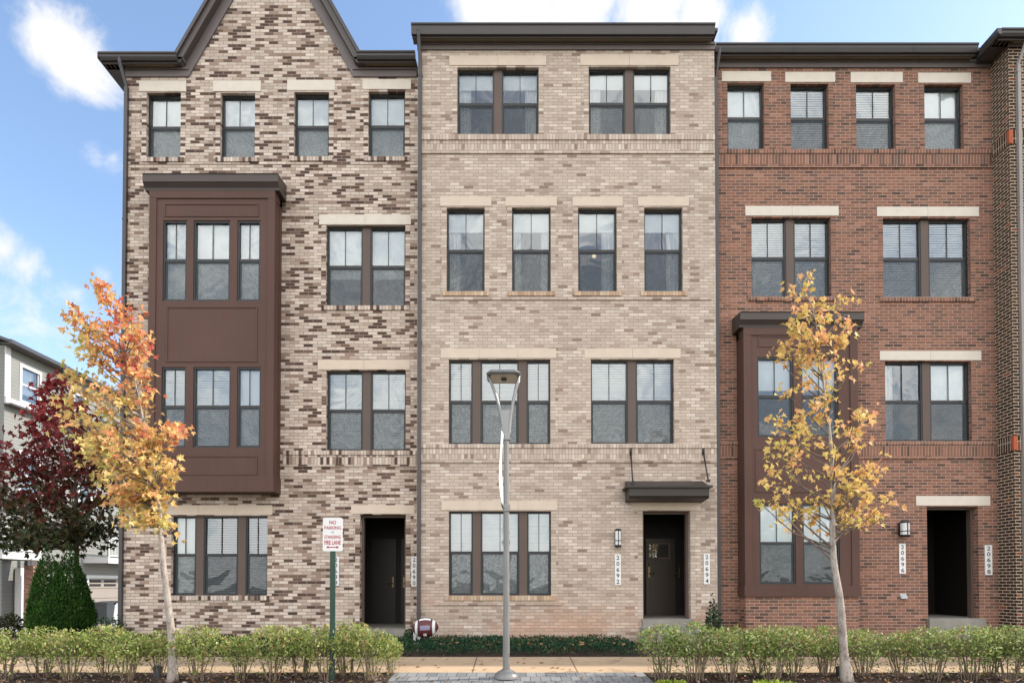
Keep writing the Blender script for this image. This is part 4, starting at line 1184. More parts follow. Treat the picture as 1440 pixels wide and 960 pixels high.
for k in range(3):
    for q in range(8): hd.f.append((k*8+q, k*8+(q+1) % 8, (k+1)*8+(q+1) % 8, (k+1)*8+q)); hd.sm.append(False)
hd.f.append(tuple(range(24, 32))); hd.sm.append(False); hd.f.append(tuple(range(7, -1, -1))); hd.sm.append(False)
head = hd.build('lamp_head', M['steel'], lp)
ln = MB(); ln.poly(list(reversed(oct_(hc0, yl+0.1, hw0*0.84, hd0*0.84, zh-0.004)))); ln.build('lens', M['lens'], head)
ln = MB(); ln.box(hc0-0.04, hc0+0.04, yl+0.06, yl+0.13, zh-0.03, zh-0.006); ln.build('sensor', M['bin'], head)
# banner hanging edge-on from the pole
bt, bb_ = P(708, 614, yl).z, P(708, 714, yl).z
for z in (bt, bb_):
    br = MB(); br.tube([(lxp, yl, z), (lxp-0.05, yl-0.07, z), (lxp-0.062, yl-0.52, z)], 0.014, 8); br.box(lxp-0.055, lxp+0.055, yl-0.055, yl+0.055, z-0.05, z+0.05)
    br.build('banner_bracket', M['steel'], lp)
bn = MB(); NU, NV = 8, 16
gridv = []
for j in range(NV+1):
    for i in range(NU+1):
        u, v_ = i/NU, j/NV
        bulge = math.sin(math.pi*v_)*(0.015+0.022*u)
        bn.v.append((lxp-0.050-0.012*u-bulge+0.008*math.sin(7*v_+3*u), yl-0.075-0.43*u, bb_+(bt-bb_)*v_))
for j in range(NV):
    for i in range(NU):
        a_ = j*(NU+1)+i; bn.f.append((a_, a_+1, a_+NU+2, a_+NU+1)); bn.sm.append(True)
bo = bn.build('banner', M['banner'])
sol = bo.modifiers.new('thickness', 'SOLIDIFY'); sol.thickness = 0.004
tag(bo, 'white cloth banner hanging edge-on from the street lamp pole', 'banner')

# ------------------------------------------------------------------ parking sign
ys = -4.72
sx0, sx1, sz0, sz1 = rect(454, 481.5, 727.5, 774.5, ys)
sxc = onY(467, 850, ys)[0]; szg = zg(sxc, ys)
sg = thing('parking_sign', 'white no-parking sign with red lettering on a green post among the shrubs', 'sign', (sxc, ys, szg))
ps = MB()
ps.prism([(sxc-0.036, szg-0.1), (sxc+0.036, szg-0.1), (sxc+0.036, sz1-0.04), (sxc-0.036, sz1-0.04)], ys+0.012, ys+0.020)
ps.box(sxc-0.036, sxc-0.030, ys+0.0201, ys+0.045, szg-0.1, sz1-0.04); ps.box(sxc+0.030, sxc+0.036, ys+0.0201, ys+0.045, szg-0.1, sz1-0.04)
ps.build('post', M['greenpost'], sg)
def rrect(x0, x1, z0, z1, r, n=5):
    pts = []
    for cx, cz, a0 in ((x1-r, z0+r, -90), (x1-r, z1-r, 0), (x0+r, z1-r, 90), (x0+r, z0+r, 180)):
        for k in range(n+1):
            a = R(a0+90*k/n); pts.append((cx+r*math.cos(a), cz+r*math.sin(a)))
    return pts
sp = MB().prism(rrect(sx0, sx1, sz0, sz1, 0.025), ys, ys+0.011).build('sign_panel', M['white'], sg)
H_ = sz1-sz0; W_ = sx1-sx0; cxs = (sx0+sx1)/2
tx = MB(); yt = ys-0.003
text_into(tx, 'NO', cxs, sz1-H_*0.14, yt, H_*0.11, W_*0.34, 0.015)
text_into(tx, 'PARKING', cxs, sz1-H_*0.30, yt, H_*0.10, W_*0.84, 0.012)
text_into(tx, 'STANDING', cxs, sz1-H_*0.575, yt, H_*0.10, W_*0.84, 0.012)
text_into(tx, 'FIRE LANE', cxs, sz1-H_*0.74, yt, H_*0.125, W_*0.84, 0.015)
za_ = sz1-H_*0.88; aw = W_*0.33
tx.quad((cxs-aw*0.7, yt, za_-0.006), (cxs+aw*0.7, yt, za_-0.006), (cxs+aw*0.7, yt, za_+0.006), (cxs-aw*0.7, yt, za_+0.006))
for s_ in (-1, 1): tx.poly([(cxs+s_*aw, yt, za_), (cxs+s_*aw*0.62, yt, za_+0.02*s_), (cxs+s_*aw*0.62, yt, za_-0.02*s_)])
tx.build('lettering', M['redink'], sp)
t2 = MB(); text_into(t2, 'OR', cxs, sz1-H_*0.435, yt, H_*0.045, W_*0.15, 0.01); t2.build('small_lettering', M['ink'], sp)

# ------------------------------------------------------------------ football yard decoration
yf_ = -1.15
fb0 = P(598, 882, yf_); fw_ = 0.5*(P(617, 880, yf_).x-P(579, 880, yf_).x); fh_ = 0.5*(P(598, 867, yf_).z-P(598, 895, yf_).z)
ft = thing('football_decoration', 'maroon football yard decoration with white stripes, staked in the ground cover', 'yard decoration', (fb0.x, yf_, zg(fb0.x, yf_)))
def fb_surface(mb, t0, t1, n, a0, a1, na, k=1.0):
    base = len(mb.v)
    for i in range(n+1):
        t = t0+(t1-t0)*i/n
        r = (1-abs(t)**2.2)**0.72*fh_*k
        for j in range(na+1):
            an = R(a0+(a1-a0)*j/na)
            mb.v.append((fb0.x+t*fw_, yf_+r*0.75*math.cos(an), fb0.z+r*math.sin(an)+t*0.012))
    for i in range(n):
        for j in range(na):
            p = base+i*(na+1)+j; mb.f.append((p, p+1, p+na+2, p+na+1)); mb.sm.append(True)
    return mb
fbm = fb_surface(MB(), -1, 1, 28, 0, 360, 28).build('ball', M['football'], ft)
for t0, t1 in ((-0.72, -0.52), (0.56, 0.76)): fb_surface(MB(), t0, t1, 4, 0, 360, 28, 1.012).build('stripe', M['white'], fbm)
fb_surface(MB(), -0.42, 0.44, 10, 108, 128, 4, 1.014).build('lace_panel', M['white'], fbm)
fb_surface(MB(), -0.32, 0.40, 10, 165, 192, 5, 1.014).build('print_panel', M['mauve'], fbm)
fb_surface(MB(), -0.08, 0.16, 6, 212, 236, 4, 1.016).build('emblem', M['white'], fbm)
for px in (583, 589):
    q = P(px, 900, yf_); s_ = MB(); s_.box(q.x-0.03, q.x+0.035, yf_+0.02, yf_+0.035, zg(q.x, yf_)-0.05, fb0.z-0.02); s_.build('stake', M['white'], ft)
for px in (606,):
    q = P(px, 900, yf_); s_ = MB().tube([(q.x, yf_, zg(q.x, yf_)-0.05), (q.x, yf_, fb0.z)], 0.006, 6); s_.build('wire_stake', M['steel'], ft)

# ------------------------------------------------------------------ plants
def leaf_star(mb, c, d, n, s, fold=0.25):
    """a five-lobed maple leaf: d = direction of the tip, n = normal"""
    w = d.cross(n).normalized()
    out = [(0,-0.30),(0.16,-0.22),(0.42,-0.34),(0.34,-0.04),(0.62,0.16),(0.30,0.22),(0.18,0.34),(0,0.80)]
    base = len(mb.v)
    c = Vector(c)
    for x, y in out: mb.v.append(tuple(c+d*(y*s)+w*(x*s)+n*(abs(x)*s*fold-0.12*s*y*y)))
    for x, y in out[1:-1][::-1]: mb.v.append(tuple(c+d*(y*s)-w*(x*s)+n*(abs(x)*s*fold-0.12*s*y*y)))
    N = len(out)
    mb.f.append(tuple(range(base, base+N))); mb.sm.append(False)
    mb.f.append((base,)+(base+N-1,)+tuple(range(base+N, base+2*N-2))); mb.sm.append(False)

def leaf_oval(mb, c, d, n, s, ratio=0.45):
    w = d.cross(n).normalized(); c = Vector(c); base = len(mb.v)
    for x, y in ((0,0),(ratio*0.5,0.35),(ratio*0.42,0.7),(0,1),(-ratio*0.42,0.7),(-ratio*0.5,0.35)):
        mb.v.append(tuple(c+d*(y*s)+w*(x*s)+n*(abs(x)*s*0.4)))
    mb.f.append((base,base+1,base+2,base+3)); mb.f.append((base,base+3,base+4,base+5)); mb.sm += [False, False]

def rdir(up=0.0):
    while True:
        v = Vector((random.uniform(-1,1), random.uniform(-1,1), random.uniform(-1,1)))
        if 0.05 < v.length < 1: break
    v.normalize(); v.z += up
    return v.normalized()

def interp(tab, k):
    for (a, *va), (b, *vb) in zip(tab, tab[1:]):
        if min(a, b) <= k <= max(a, b):
            t = (k-a)/(b-a); return [x+(y-x)*t for x, y in zip(va, vb)]
    return tab[0][1:] if abs(k-tab[0][0]) < abs(k-tab[-1][0]) else tab[-1][1:]

def maple(name, label, group, y, trunk_px, profile, r0, nbranch, leaves_per, lsize, bark, leafm, first_py, seed, depth=0.8, rise=0.35, spread=0.12, twigs=3, gaps=0.0):
    random.seed(seed)
    pts = [P(px, py, y) for px, py in trunk_px]
    pts[0].z = zg(pts[0].x, y)-0.05
    for k, p in enumerate(pts[1:], 1): p.y += 0.05*math.sin(k*1.7)
    root = thing(name, label, 'tree', (pts[0].x, y, pts[0].z+0.05), group)
    fine = []
    for a, b in zip(pts, pts[1:]):
        for k in range(4): fine.append(a.lerp(b, k/4))
    fine.append(pts[-1])
    # smooth the trunk line
    for _ in range(3): fine = [fine[0]]+[(fine[i-1]+fine[i]*2+fine[i+1])/4 for i in range(1, len(fine)-1)]+[fine[-1]]
    zb, zt = fine[0].z, fine[-1].z
    rad = []
    for p in fine:
        t = (p.z-zb)/(zt-zb)
        rad.append(max(0.006, r0*(1-t)**1.15*(1.0+0.45*max(0, 1-t*14))))
    tm = MB().tube(fine, rad, 10)
    bm_ = MB()
    lf = MB()
    def trunk_at(z):
        for a, b in zip(fine, fine[1:]):
            if a.z <= z <= b.z: return a.lerp(b, (z-a.z)/max(1e-6, b.z-a.z))
        return fine[-1].copy()
    def put_leaves(p, axis, n, sp):
        for _ in range(n):
            q = p+Vector((random.gauss(0, sp), random.gauss(0, sp), random.gauss(0, sp*0.8)))
            d = (rdir()*0.8+Vector((axis.x*0.5, axis.y*0.5, -0.55))).normalized()
            nn = (rdir()*0.7+Vector((0, -0.35, 0.5))).normalized()
            nn = (nn-d*nn.dot(d))
            if nn.length < 0.1: continue
            leaf_star(lf, q, d, nn.normalized(), lsize*random.uniform(0.65, 1.2), random.uniform(0.1, 0.45))
    pys = [q[0] for q in profile]; pmin, pmax = min(pys), max(pys); wmax = max(q[2]-q[1] for q in profile)
    for b in range(nbranch):
        while True:
            py = random.uniform(pmin, pmax); l, r = interp(profile, py)
            if random.random() < 0.25+0.75*(r-l)/wmax: break
        px = random.choice((l+(r-l)*random.betavariate(0.9, 0.9), l+(r-l)*random.random()))
        yy = y+random.gauss(0, 0.45)*depth*min(1.0, (r-l)/150)
        tip = P(px, py, yy)
        hor = math.hypot(tip.x-trunk_at(tip.z).x, tip.y-y)
        zs_ = max(P(0, first_py, y).z+0.55*random.random()**1.3, tip.z-hor*rise*random.uniform(0.8, 1.8)-0.1)
        st = trunk_at(min(zs_, zt-0.05))
        mid = st.lerp(tip, 0.5)+Vector((0, 0, -0.08*hor))+rdir()*0.05
        L = (tip-st).length
        if L < 0.05: continue
        path = [st, st.lerp(mid, 0.5)+rdir()*0.015, mid, mid.lerp(tip, 0.5)+rdir()*0.02, tip]
        rb = min(0.014, 0.005+L*0.006)*(r0/0.055)
        bm_.tube(path, [rb, rb*0.8, rb*0.6, rb*0.4, rb*0.2], 5, False)
        ax = (tip-st).normalized()
        put_leaves(tip, ax, leaves_per, spread)
        for k in range(twigs):
            t = random.uniform(0.45, 0.95)
            a_ = st.lerp(mid, t*2) if t < 0.5 else mid.lerp(tip, t*2-1)
            e_ = a_+(rdir(0.2)*0.5+ax*0.5)*random.uniform(0.12, 0.32)*min(1, L)
            bm_.tube([a_, a_.lerp(e_, 0.5)+rdir()*0.01, e_], [rb*0.3, rb*0.22, rb*0.12], 4, False)
            put_leaves(e_, ax, leaves_per, spread)
    put_leaves(fine[-1], Vector((0, 0, 1)), leaves_per, spread)
    tm.build('trunk', bark, root)
    bm_.build('limbs', M['limb'], root)
    lf.build('crown', leafm, root)
    return root

maple('maple_tree', 'slender maple with dense orange and yellow leaves, leaning before the brown bay', 'young street maples', -4.75,
      [(243,958),(240,900),(236,840),(230,780),(224,725),(216,665),(205,600),(190,530),(172,480),(150,430),(132,402)],
      [(396,112,142),(415,104,170),(440,98,192),(480,97,204),(530,95,212),(560,84,214),(585,80,240),(615,90,262),(640,125,258),(670,140,245),(700,140,232),(730,150,236),(748,200,242)],
      0.062, 148, 5, 0.086, M['bark'], M['leaf_orange'], 735, 11, depth=0.75, rise=0.5, spread=0.075, twigs=3)
maple('maple_tree', 'slender maple with sparse golden leaves, before the red brick house', 'young street maples', -4.75,
      [(1192,951),(1188,910),(1183,870),(1178,835),(1173,790),(1172,735),(1170,680),(1166,610),(1160,540),(1152,470),(1140,430),(1120,392)],
      [(392,1112,1128),(415,1112,1195),(440,1118,1200),(480,1092,1208),(530,1085,1212),(555,1075,1240),(600,1085,1225),(640,1075,1245),(670,1070,1265),(700,1060,1275),(718,1065,1272),(735,1080,1240)],
      0.068, 92, 5, 0.088, M['bark'], M['leaf_gold'], 790, 23, depth=0.85, rise=0.55, spread=0.07, twigs=2)
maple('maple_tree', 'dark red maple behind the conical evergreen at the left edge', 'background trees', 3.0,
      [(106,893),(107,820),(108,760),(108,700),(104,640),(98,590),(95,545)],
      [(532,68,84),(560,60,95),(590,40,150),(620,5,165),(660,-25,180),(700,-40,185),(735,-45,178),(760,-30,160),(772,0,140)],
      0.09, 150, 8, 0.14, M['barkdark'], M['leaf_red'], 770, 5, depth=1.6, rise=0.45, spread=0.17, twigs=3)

def shrub_meshes(seed, w, h, nl, leafm, ls=0.05):
    random.seed(seed)
    st = MB(); lf = MB()
    for k in range(random.randint(11, 15)):
        an = random.uniform(0, 2*math.pi); rr_ = random.uniform(0.02, 0.10)
        b = Vector((rr_*math.cos(an), rr_*math.sin(an), -0.03))
        tr = random.uniform(0.1, w*0.46)
        tp = Vector((tr*math.cos(an), tr*math.sin(an), h*random.uniform(0.72, 0.95)))
        md = b.lerp(tp, 0.5)+Vector((0, 0, 0.05))+rdir()*0.03
        st.tube([b, b.lerp(md, 0.5)+rdir()*0.012, md, md.lerp(tp, 0.5)+rdir()*0.02, tp], [0.008, 0.007, 0.006, 0.004, 0.002], 5, False)
        for q in range(3):
            a_ = md.lerp(tp, random.random()*0.8); e_ = a_+rdir(0.5)*0.14
            st.tube([a_, e_], [0.003, 0.001], 4, False)
    n = 0
    while n < nl:
        v = rdir(); rad = random.random()**0.35
        p = Vector((v.x*rad*w*0.5, v.y*rad*w*0.5, h*0.64+v.z*rad*h*0.36))
        if mnoise.noise(p*5+Vector((seed*3.1, 0, 0))) < -0.10 and random.random() < 0.85: continue
        if p.z < h*0.45 and random.random() < 0.55: continue
        p.z += 0.03*mnoise.noise(p*9)
        d = (rdir()*0.7+Vector((v.x*0.4, v.y*0.4, 0.55))).normalized()
        nn = (rdir()*0.6+Vector((0, 0, 0.7))).normalized(); nn = nn-d*nn.dot(d)
        if nn.length < 0.1: continue
        leaf_oval(lf, p, d, nn.normalized(), ls*random.uniform(0.6, 1.2)); n += 1
    for _ in range(nl//12):   # strays on the lower stems
        an = random.uniform(0, 6.28); r_ = random.uniform(0.05, w*0.36)
        p = Vector((r_*math.cos(an), r_*math.sin(an), h*random.uniform(0.12, 0.45)))
        leaf_oval(lf, p, rdir(0.2), rdir(), ls*random.uniform(0.5, 1.0))
    return st.mesh('stems', M['twig']), lf.mesh('foliage', leafm)

def place_shrub(me, x, y, s, rot, label, group, name='shrub'):
    t = thing(name, label, 'shrub', (x, y, zg(x, y)), group)
    t.scale = s; t.rotation_euler = (0, 0, rot)
    for nm, m_ in (('stems', me[0]), ('foliage', me[1])):
        o = bpy.data.objects.new(nm, m_); COL.objects.link(o); o.parent = t
    return t
VL = [shrub_meshes(40+k, 0.66+0.04*k, 0.70+0.02*k, 1120+100*k, M['leaf_shrub']) for k in range(5)]
VR = [shrub_meshes(60+k, 0.68+0.035*k, 0.78+0.02*k, 1220+120*k, M['leaf_hedge']) for k in range(5)]
random.seed(3)
YF, YBK = -4.68, -4.42
left = [(-38,0,1.0),(10,0,1.0),(60,1,1.0),(100,0,1.0),(145,1,1.0),(181,0,1.0),(228,1,.98),(278,0,1.0),(338,0,.93),(386,0,1.03),(425,1,1.03),(458,0,1.08),(488,1,1.06),(524,0,1.0)]
lab_left = ['leggy yellow-green shrub at the very left edge of the left bed', 'leggy yellow-green shrub in the far left corner below the dark red maple',
 'yellow-green shrub in the back line below the conical evergreen', 'yellow-green shrub in the front line below the conical evergreen', 'yellow-green shrub below the left corner of the mottled brick house',
 'yellow-green shrub just left of the orange maple trunk', 'yellow-green shrub half behind the orange maple trunk', 'yellow-green shrub first to the right of the orange maple trunk',
 'lower yellow-green shrub under the ground-floor triple window', 'yellow-green shrub midway between orange maple trunk and green sign post', 'yellow-green shrub set back, second to the left of the green sign post',
 'tall yellow-green shrub directly behind the green sign post', 'yellow-green shrub set back just right of the green sign post', 'bushy yellow-green shrub at the paver edge of the left bed']
for k, ((px, bk, sc_), lb) in enumerate(zip(left, lab_left)):
    y = YBK if bk else YF
    x = P(px, 950, y).x
    s = sc_*random.uniform(0.92, 1.05)
    place_shrub(VL[(k*2) % 5], x, y+random.uniform(-.04, .04), (s*random.uniform(0.95, 1.1), s, s), random.uniform(0, 6.28), lb, 'clipped shrubs along the left bed')
x = P(549, 925, -4.25).x
place_shrub(VL[1], x, -4.2, (.55, .55, .75), 1.0, 'smallest yellow-green shrub, at the right end of the left bed beside the sidewalk', 'clipped shrubs along the left bed')
right = [(934,0,1.08),(977,0,1.10),(1025,0,1.05),(1068,1,1.03),(1086,0,1.06),(1116,1,1.05),(1163,1,.95),(1213,1,.95),(1266,1,.98),(1313,0,1.06),(1364,0,1.06),(1392,1,.9),(1418,0,.98),(1450,0,.98),(1490,0,1.0)]
lab_right = ['bushy green shrub at the paver edge of the right bed, below the doorway', 'bushy green shrub second from the pavers in the right bed', 'green shrub below the small dark evergreen by the house corner',
 'green shrub set back under the left side of the right bay', 'full green shrub in the front line under the right bay', 'green shrub set back under the middle of the right bay', 'thin-stemmed green shrub just left of the golden maple trunk',
 'leggy green shrub just right of the golden maple trunk', 'open-stemmed green shrub below the wall vent', 'green shrub with brown leaves caught in it, left of the right stoop', 'green shrub in front of the right stoop',
 'small green shrub set back, right of the right stoop', 'green shrub below the house number at the right end', 'green shrub cut off by the right edge of the photo', 'green shrub of the right bed just past the picture edge']
for k, ((px, bk, sc_), lb) in enumerate(zip(right, lab_right)):
    if px > 1460: continue
    y = YBK if bk else YF
    x = P(px, 950, y).x
    s = sc_*random.uniform(0.92, 1.05)
    place_shrub(VR[(k*2) % 5], x, y+random.uniform(-.04, .04), (s*random.uniform(0.95, 1.1), s, s*0.93), random.uniform(0, 6.28), lb, 'clipped shrubs along the right bed')

def needle_blob(inside, n, size, dirfn, box, seed, leaf=leaf_oval, ratio=0.35):
    random.seed(seed); lf = MB(); k = 0
    while k < n:
        p = Vector([random.uniform(a, b) for a, b in box])
        if not inside(p): continue
        d = dirfn(p); nn = rdir(); nn = nn-d*nn.dot(d)
        if nn.length < 0.1: continue
        leaf(lf, p, d, nn.normalized(), size*random.uniform(0.6, 1.3), ratio); k += 1
    return lf
# conical evergreen with two tips
ye = 1.0; ec = P(94, 889, ye); ezg = zg(ec.x, ye)
hE = P(0, 764, ye).z-ezg; wE = (P(139, 850, ye).x-P(46, 850, ye).x)/2
tips = [(P(78, 0, ye).x-ec.x, hE*0.99), (P(109, 0, ye).x-ec.x, hE)]
def in_thuja(p):
    for tx_, th in tips:
        t = p.z/th
        if not 0 <= t < 1: continue
        r = wE*0.76*(1-t**1.55)*(1+0.10*mnoise.noise(p*5))
        if t < 0.12: r *= 0.8+t*1.6
        cx = tx_*min(1.0, t*0.6+0.5)
        q = math.hypot(p.x-cx, p.y)
        if q < r and (q > r*0.8 or random.random() < 0.10): return True
    return False
th = thing('arborvitae', 'dark green conical evergreen with two tips beside the mottled brick house', 'evergreen shrub', (ec.x, ye, ezg))
lf = needle_blob(in_thuja, 24000, 0.070, lambda p: (rdir()*0.6+Vector((p.x*0.5, p.y*0.5, 0.9))).normalized(), ((-wE*1.2, wE*1.2), (-wE*1.2, wE*1.2), (0, hE)), 9)
lf.v = [(a+ec.x, b+ye, c+ezg) for a, b, c in lf.v]; lf.build('foliage', M['leaf_thuja'], th)
tk = MB()
for tx_, thh in tips: tk.tube([(ec.x, ye, ezg-0.05), (ec.x+tx_*0.5, ye, ezg+hE*0.3), (ec.x+tx_, ye, ezg+thh*0.9)], [0.05, 0.035, 0.01], 8)
tk.build('trunk', M['barkdark'], th)
def dome_shrub(name, label, cat, px, pyb, pyt, wpx, y, mat, n, size, seed, group=None, cone=False):
    c = P(px, pyb, y); zb = zg(c.x, y); h = P(px, pyt, y).z-zb; w = (P(px+wpx/2, pyb, y).x-c.x)
    def ins(p):
        t = p.z/h
        r = w*((1-t)**0.7 if cone else math.sqrt(max(0, 1-t*t)))*(1+0.25*mnoise.noise(p*6+Vector((seed, 0, 0))))
        return math.hypot(p.x, p.y) < r
    t = thing(name, label, cat, (c.x, y, zb), group)
    lf = needle_blob(ins, n, size, lambda p: (rdir()*0.7+Vector((p.x, p.y, 0.5))).normalized(), ((-w*1.2, w*1.2), (-w*1.2, w*1.2), (0, h)), seed, ratio=0.5)
    lf.v = [(a+c.x, b+y, d+zb) for a, b, d in lf.v]; lf.build('foliage', mat, t)
    s_ = MB()
    for k in range(5):
        a = k*1.3; s_.tube([(c.x, y, zb-0.04), (c.x+w*0.4*math.cos(a), y+w*0.4*math.sin(a), zb+h*0.75)], [0.012, 0.004], 5)
    s_.build('stems', M['twig'], t)
dome_shrub('holly_shrub', 'small dark pointed evergreen at the corner between beige and red houses', 'shrub', 1003, 890, 833, 32, -0.95, M['leaf_dark'], 700, 0.075, 31, cone=True)
dome_shrub('low_shrub', 'low dark shrub at the foot of the mottled brick house corner', 'shrub', 152, 893, 868, 58, -0.3, M['leaf_dark'], 900, 0.06, 32)
dome_shrub('low_shrub', 'low dark reddish shrub by the alley at the left edge', 'shrub', 14, 893, 862, 44, 1.2, M['leaf_red'], 800, 0.07, 33)
dome_shrub('dark_shrub', 'low dark spreading juniper at the left door step', 'shrub', 578, 902, 884, 26, -1.0, M['leaf_cover'], 500, 0.06, 34)
for px, w_, lb in ((945, 26, 'lime green clump at the mulch edge beside the pavers'), (1088, 34, 'yellow-green clump in the mulch, below the right bay')):
    y = -5.05 if px < 1000 else -5.1
    c = P(px, 958, y); z0_ = zg(c.x, y); lf = MB(); random.seed(px)
    for k in range(170):
        an = random.uniform(0, 6.28); r_ = random.random()**0.5*w_/200
        d = Vector((math.cos(an)*0.6, math.sin(an)*0.6, random.uniform(0.3, 1))).normalized(); nn = rdir(); nn = (nn-d*nn.dot(d)).normalized()
        leaf_oval(lf, (c.x+r_*math.cos(an)*1.4, y+r_*math.sin(an), z0_+0.01), d, nn, random.uniform(0.05, 0.11), 0.3)
    tag(lf.build('grass_clump', M['leaf_lime']), lb, 'plant')
# juniper ground cover along the house fronts
random.seed(77); lf = MB()
cvx0 = P(60, 910, -2).x; cvx1 = P(897, 910, -2.4).x
k = 0
while k < 26000:
    x = random.uniform(cvx0, cvx1); y = random.uniform(-2.72, -0.5)
    if x < P(500, 900, -1.2).x+1.1 and x > P(500, 900, -1.2).x and y > -1.6: pass
    e = min(1.0, (y+2.74)/0.18)
    top = 0.05+0.17*e*(0.75+0.5*mnoise.noise(Vector((x*1.5, y*1.5, 0))))*(1.0 if y < -1.4 else 0.75)
    z = zg(x, y)+top*random.random()**0.4
    d = (rdir()*0.8+Vector((0, -0.15, 0.5))).normalized(); nn = rdir(); nn = nn-d*nn.dot(d)
    if nn.length < 0.1: continue
    leaf_oval(lf, (x, y, z), d, nn.normalized(), random.uniform(0.035, 0.085), 0.3); k += 1
kind(tag(lf.build('ground_cover', M['leaf_cover']), 'dark green juniper ground cover between the sidewalk and the houses', 'ground cover'), 'stuff')
# fallen leaves and mulch chips
random.seed(78); lf = MB()
for k in range(700):
    zone = random.random()
    if zone < 0.36: x, y = random.uniform(cvx0, cvx1), random.uniform(-2.7, -0.8); z = zg(x, y)+0.2
    elif zone < 0.84:
        x, y = random.uniform(-9, 9), random.uniform(-5.6, -4.2); z = zg(x, y)+0.03
        if pvx0 < x < pvx1: z = zg(x, y)+0.016; 
        if pvx0 < x < pvx1 and random.random() < 0.6: continue
    else:
        x, y = random.uniform(-9, 9), random.uniform(-4.0, -2.9); z = zg(x, y)+0.014
    d = rdir(); d.z *= 0.25; d.normalize(); nn = (Vector((0, 0, 1))+rdir()*0.4); nn = (nn-d*nn.dot(d)).normalized()
    leaf_star(lf, (x, y, z), d, nn, random.uniform(0.04, 0.08), 0.3)
kind(tag(lf.build('fallen_leaves', M['leaf_fallen']), 'fallen tan and orange leaves scattered over beds and paving', 'fallen leaves'), 'stuff')
random.seed(79); lf = MB()
for k in range(9000):
    x = random.choice((random.uniform(-9.5, pvx0-0.05), random.uniform(pvx1+0.05, 9.5))); y = random.uniform(-5.6, -4.2)
    d = rdir(); d.z *= 0.35; d.normalize(); nn = (Vector((0, 0, 1))+rdir()*0.6); nn = (nn-d*nn.dot(d)).normalized()
    leaf_oval(lf, (x, y, zg(x, y)+0.012+random.random()*0.015), d, nn, random.uniform(0.025, 0.07), random.uniform(0.2, 0.5))
kind(tag(lf.build('mulch_chips', M['chips']), 'dark wood mulch chips under the shrubs', 'mulch'), 'stuff')

# small black spotlights beside the street trees
for px, lb in ((222, 'small black garden spotlight left of the orange maple trunk'), (1182, 'small black garden spotlight left of the golden maple trunk')):
    y = -4.5; c = P(px, 945, y); z0_ = zg(c.x, y)
    g_ = thing('garden_spotlight', lb, 'garden light', (c.x, y, z0_), 'garden spotlights under the maples')
    b_ = MB(); b_.prismx([(y-0.05, z0_+0.03), (y+0.05, z0_+0.03), (y+0.06, z0_+0.16), (y-0.03, z0_+0.19)], c.x-0.045, c.x+0.045); b_.box(c.x-0.06, c.x+0.06, y-0.06, y+0.06, z0_-0.02, z0_+0.029)
    b_.build('housing', M['bin'], g_)
    b_ = MB(); b_.box(c.x-0.035, c.x+0.035, y-0.02, y+0.045, z0_+0.192, z0_+0.197); b_.build('lens', M['glass'], g_)

# ------------------------------------------------------------------ light and sky
SUN_EL, SUN_AZ = R(35), R(81.2)       # azimuth from +y (behind the houses) towards +x
w = bpy.data.worlds.new('World'); scn.world = w; w.use_nodes = True
nt = w.node_tree; g = G(nt)
bg = nt.nodes['Background']
sky = g.n('ShaderNodeTexSky', sky_type='NISHITA', sun_disc=False)
sky.sun_elevation = SUN_EL; sky.sun_rotation = SUN_AZ
sky.altitude = 100; sky.air_density = 1.0; sky.dust_density = 0.7; sky.ozone_density = 1.0
tc = g.n('ShaderNodeTexCoord'); dirv = g.vm('NORMALIZE', tc.outputs['Generated']).outputs[0]
sp_ = g.n('ShaderNodeSeparateXYZ'); nt.links.new(dirv, sp_.inputs[0])
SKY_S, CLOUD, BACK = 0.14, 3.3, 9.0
# fair-weather clouds: broad banks given by their direction, broken up by noise
banks = [(70,60,.055,1),(95,80,.055,1),(125,105,.045,1),(150,118,.035,.8),(15,60,.03,.3),(0,350,.045,.9),(30,372,.045,.8),(62,382,.03,.6),(135,213,.03,.6),(160,222,.035,.6),(105,412,.035,.7),(140,385,.03,.5),(30,435,.10,.55),(110,440,.09,.5),(680,-5,.06,1.2),(740,8,.07,1.3),(805,10,.06,1.3),(850,0,.03,.8),(920,12,.06,1.4),(985,22,.05,1.3),(1045,48,.04,1.3)]
mask = None
nz = g.noise(dirv, 11.0, 9, 0.66, 0.35)
for px, py, rad, amp in banks:
    c = ray(px, py).normalized()
    d = g.vm('DISTANCE', dirv, tuple(c)).outputs['Value']
    k = g.maprange(d, 0.0, rad*1.1, amp, 0.0)
    mask = k if mask is None else g.m('MAXIMUM', mask, k)
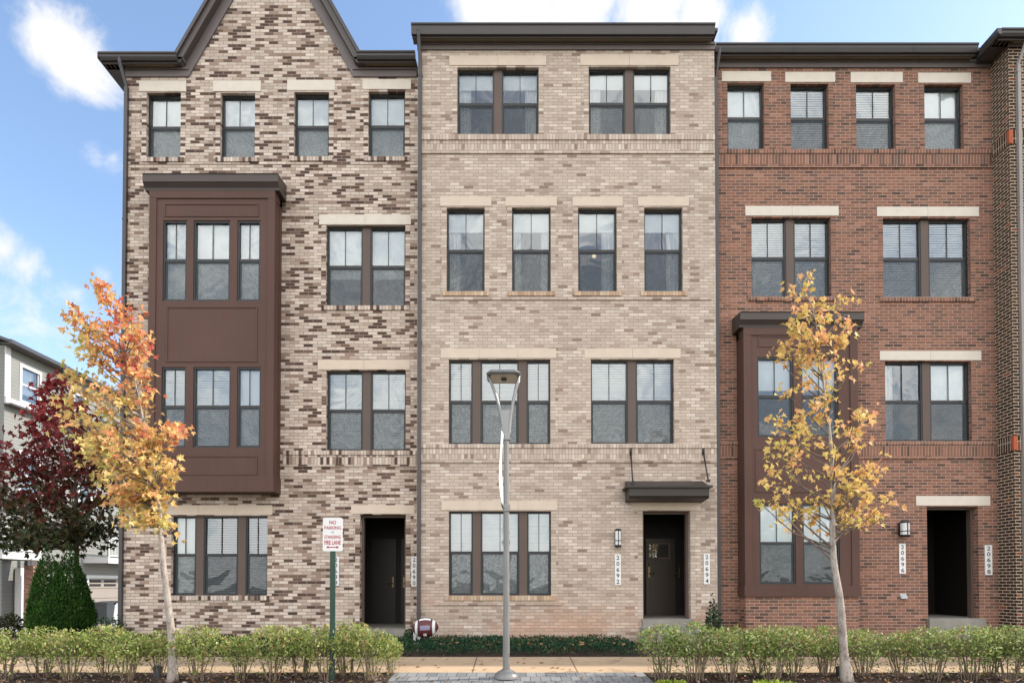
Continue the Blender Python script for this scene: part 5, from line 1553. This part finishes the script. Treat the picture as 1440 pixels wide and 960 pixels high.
cl = g.m('ADD', mask, g.m('MULTIPLY', g.m('SUBTRACT', nz, 0.5), 1.8))
cl = g.maprange(cl, 0.25, 1.0, 0.0, 1.0, True)
cl = g.m('MULTIPLY', cl, g.maprange(mask, 0.0, 0.15, 0.0, 1.0))
# thin haze of cirrus, strongest low in the sky
cirr = g.maprange(g.noise(g.comb(g.m('MULTIPLY', sp_.outputs[0], 1.0), sp_.outputs[1], g.m('MULTIPLY', sp_.outputs[2], 3.0)), 2.6, 6, 0.6, 0.4), 0.48, 0.85, 0.0, 0.30)
cirr = g.m('MULTIPLY', cirr, g.maprange(sp_.outputs[2], 0.02, 0.55, 1.0, 0.05))
cl = g.m('MAXIMUM', cl, cirr)
skyc = g.mixc(cl, sky.outputs[0], (CLOUD, CLOUD, CLOUD*1.02, 1))
# unseen bright cloud added behind the camera to light the shaded house fronts
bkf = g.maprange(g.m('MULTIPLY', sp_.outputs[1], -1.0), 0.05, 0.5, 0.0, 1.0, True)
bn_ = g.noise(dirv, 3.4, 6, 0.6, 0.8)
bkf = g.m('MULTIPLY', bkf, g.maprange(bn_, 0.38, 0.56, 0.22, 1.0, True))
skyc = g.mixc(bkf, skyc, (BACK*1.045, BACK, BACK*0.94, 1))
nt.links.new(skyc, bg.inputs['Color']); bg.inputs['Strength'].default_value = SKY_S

sd_ = bpy.data.lights.new('sun', 'SUN'); so = bpy.data.objects.new('sun', sd_); COL.objects.link(so)
sd_.energy = 2.6; sd_.angle = R(0.53); sd_.color = (1.0, 0.93, 0.82)
to_sun = Vector((math.cos(SUN_EL)*math.sin(SUN_AZ), math.cos(SUN_EL)*math.cos(SUN_AZ), math.sin(SUN_EL)))
so.rotation_euler = to_sun.to_track_quat('Z', 'Y').to_euler()
so.location = (20, 10, 30)

scn.view_settings.view_transform = 'Standard'
scn.view_settings.look = 'None'
scn.view_settings.exposure = 1.2
scn.view_settings.gamma = 1.0
scn.render.engine = 'CYCLES'
scn.cycles.max_bounces = 8; scn.cycles.transparent_max_bounces = 16
scn.cycles.use_denoising = True
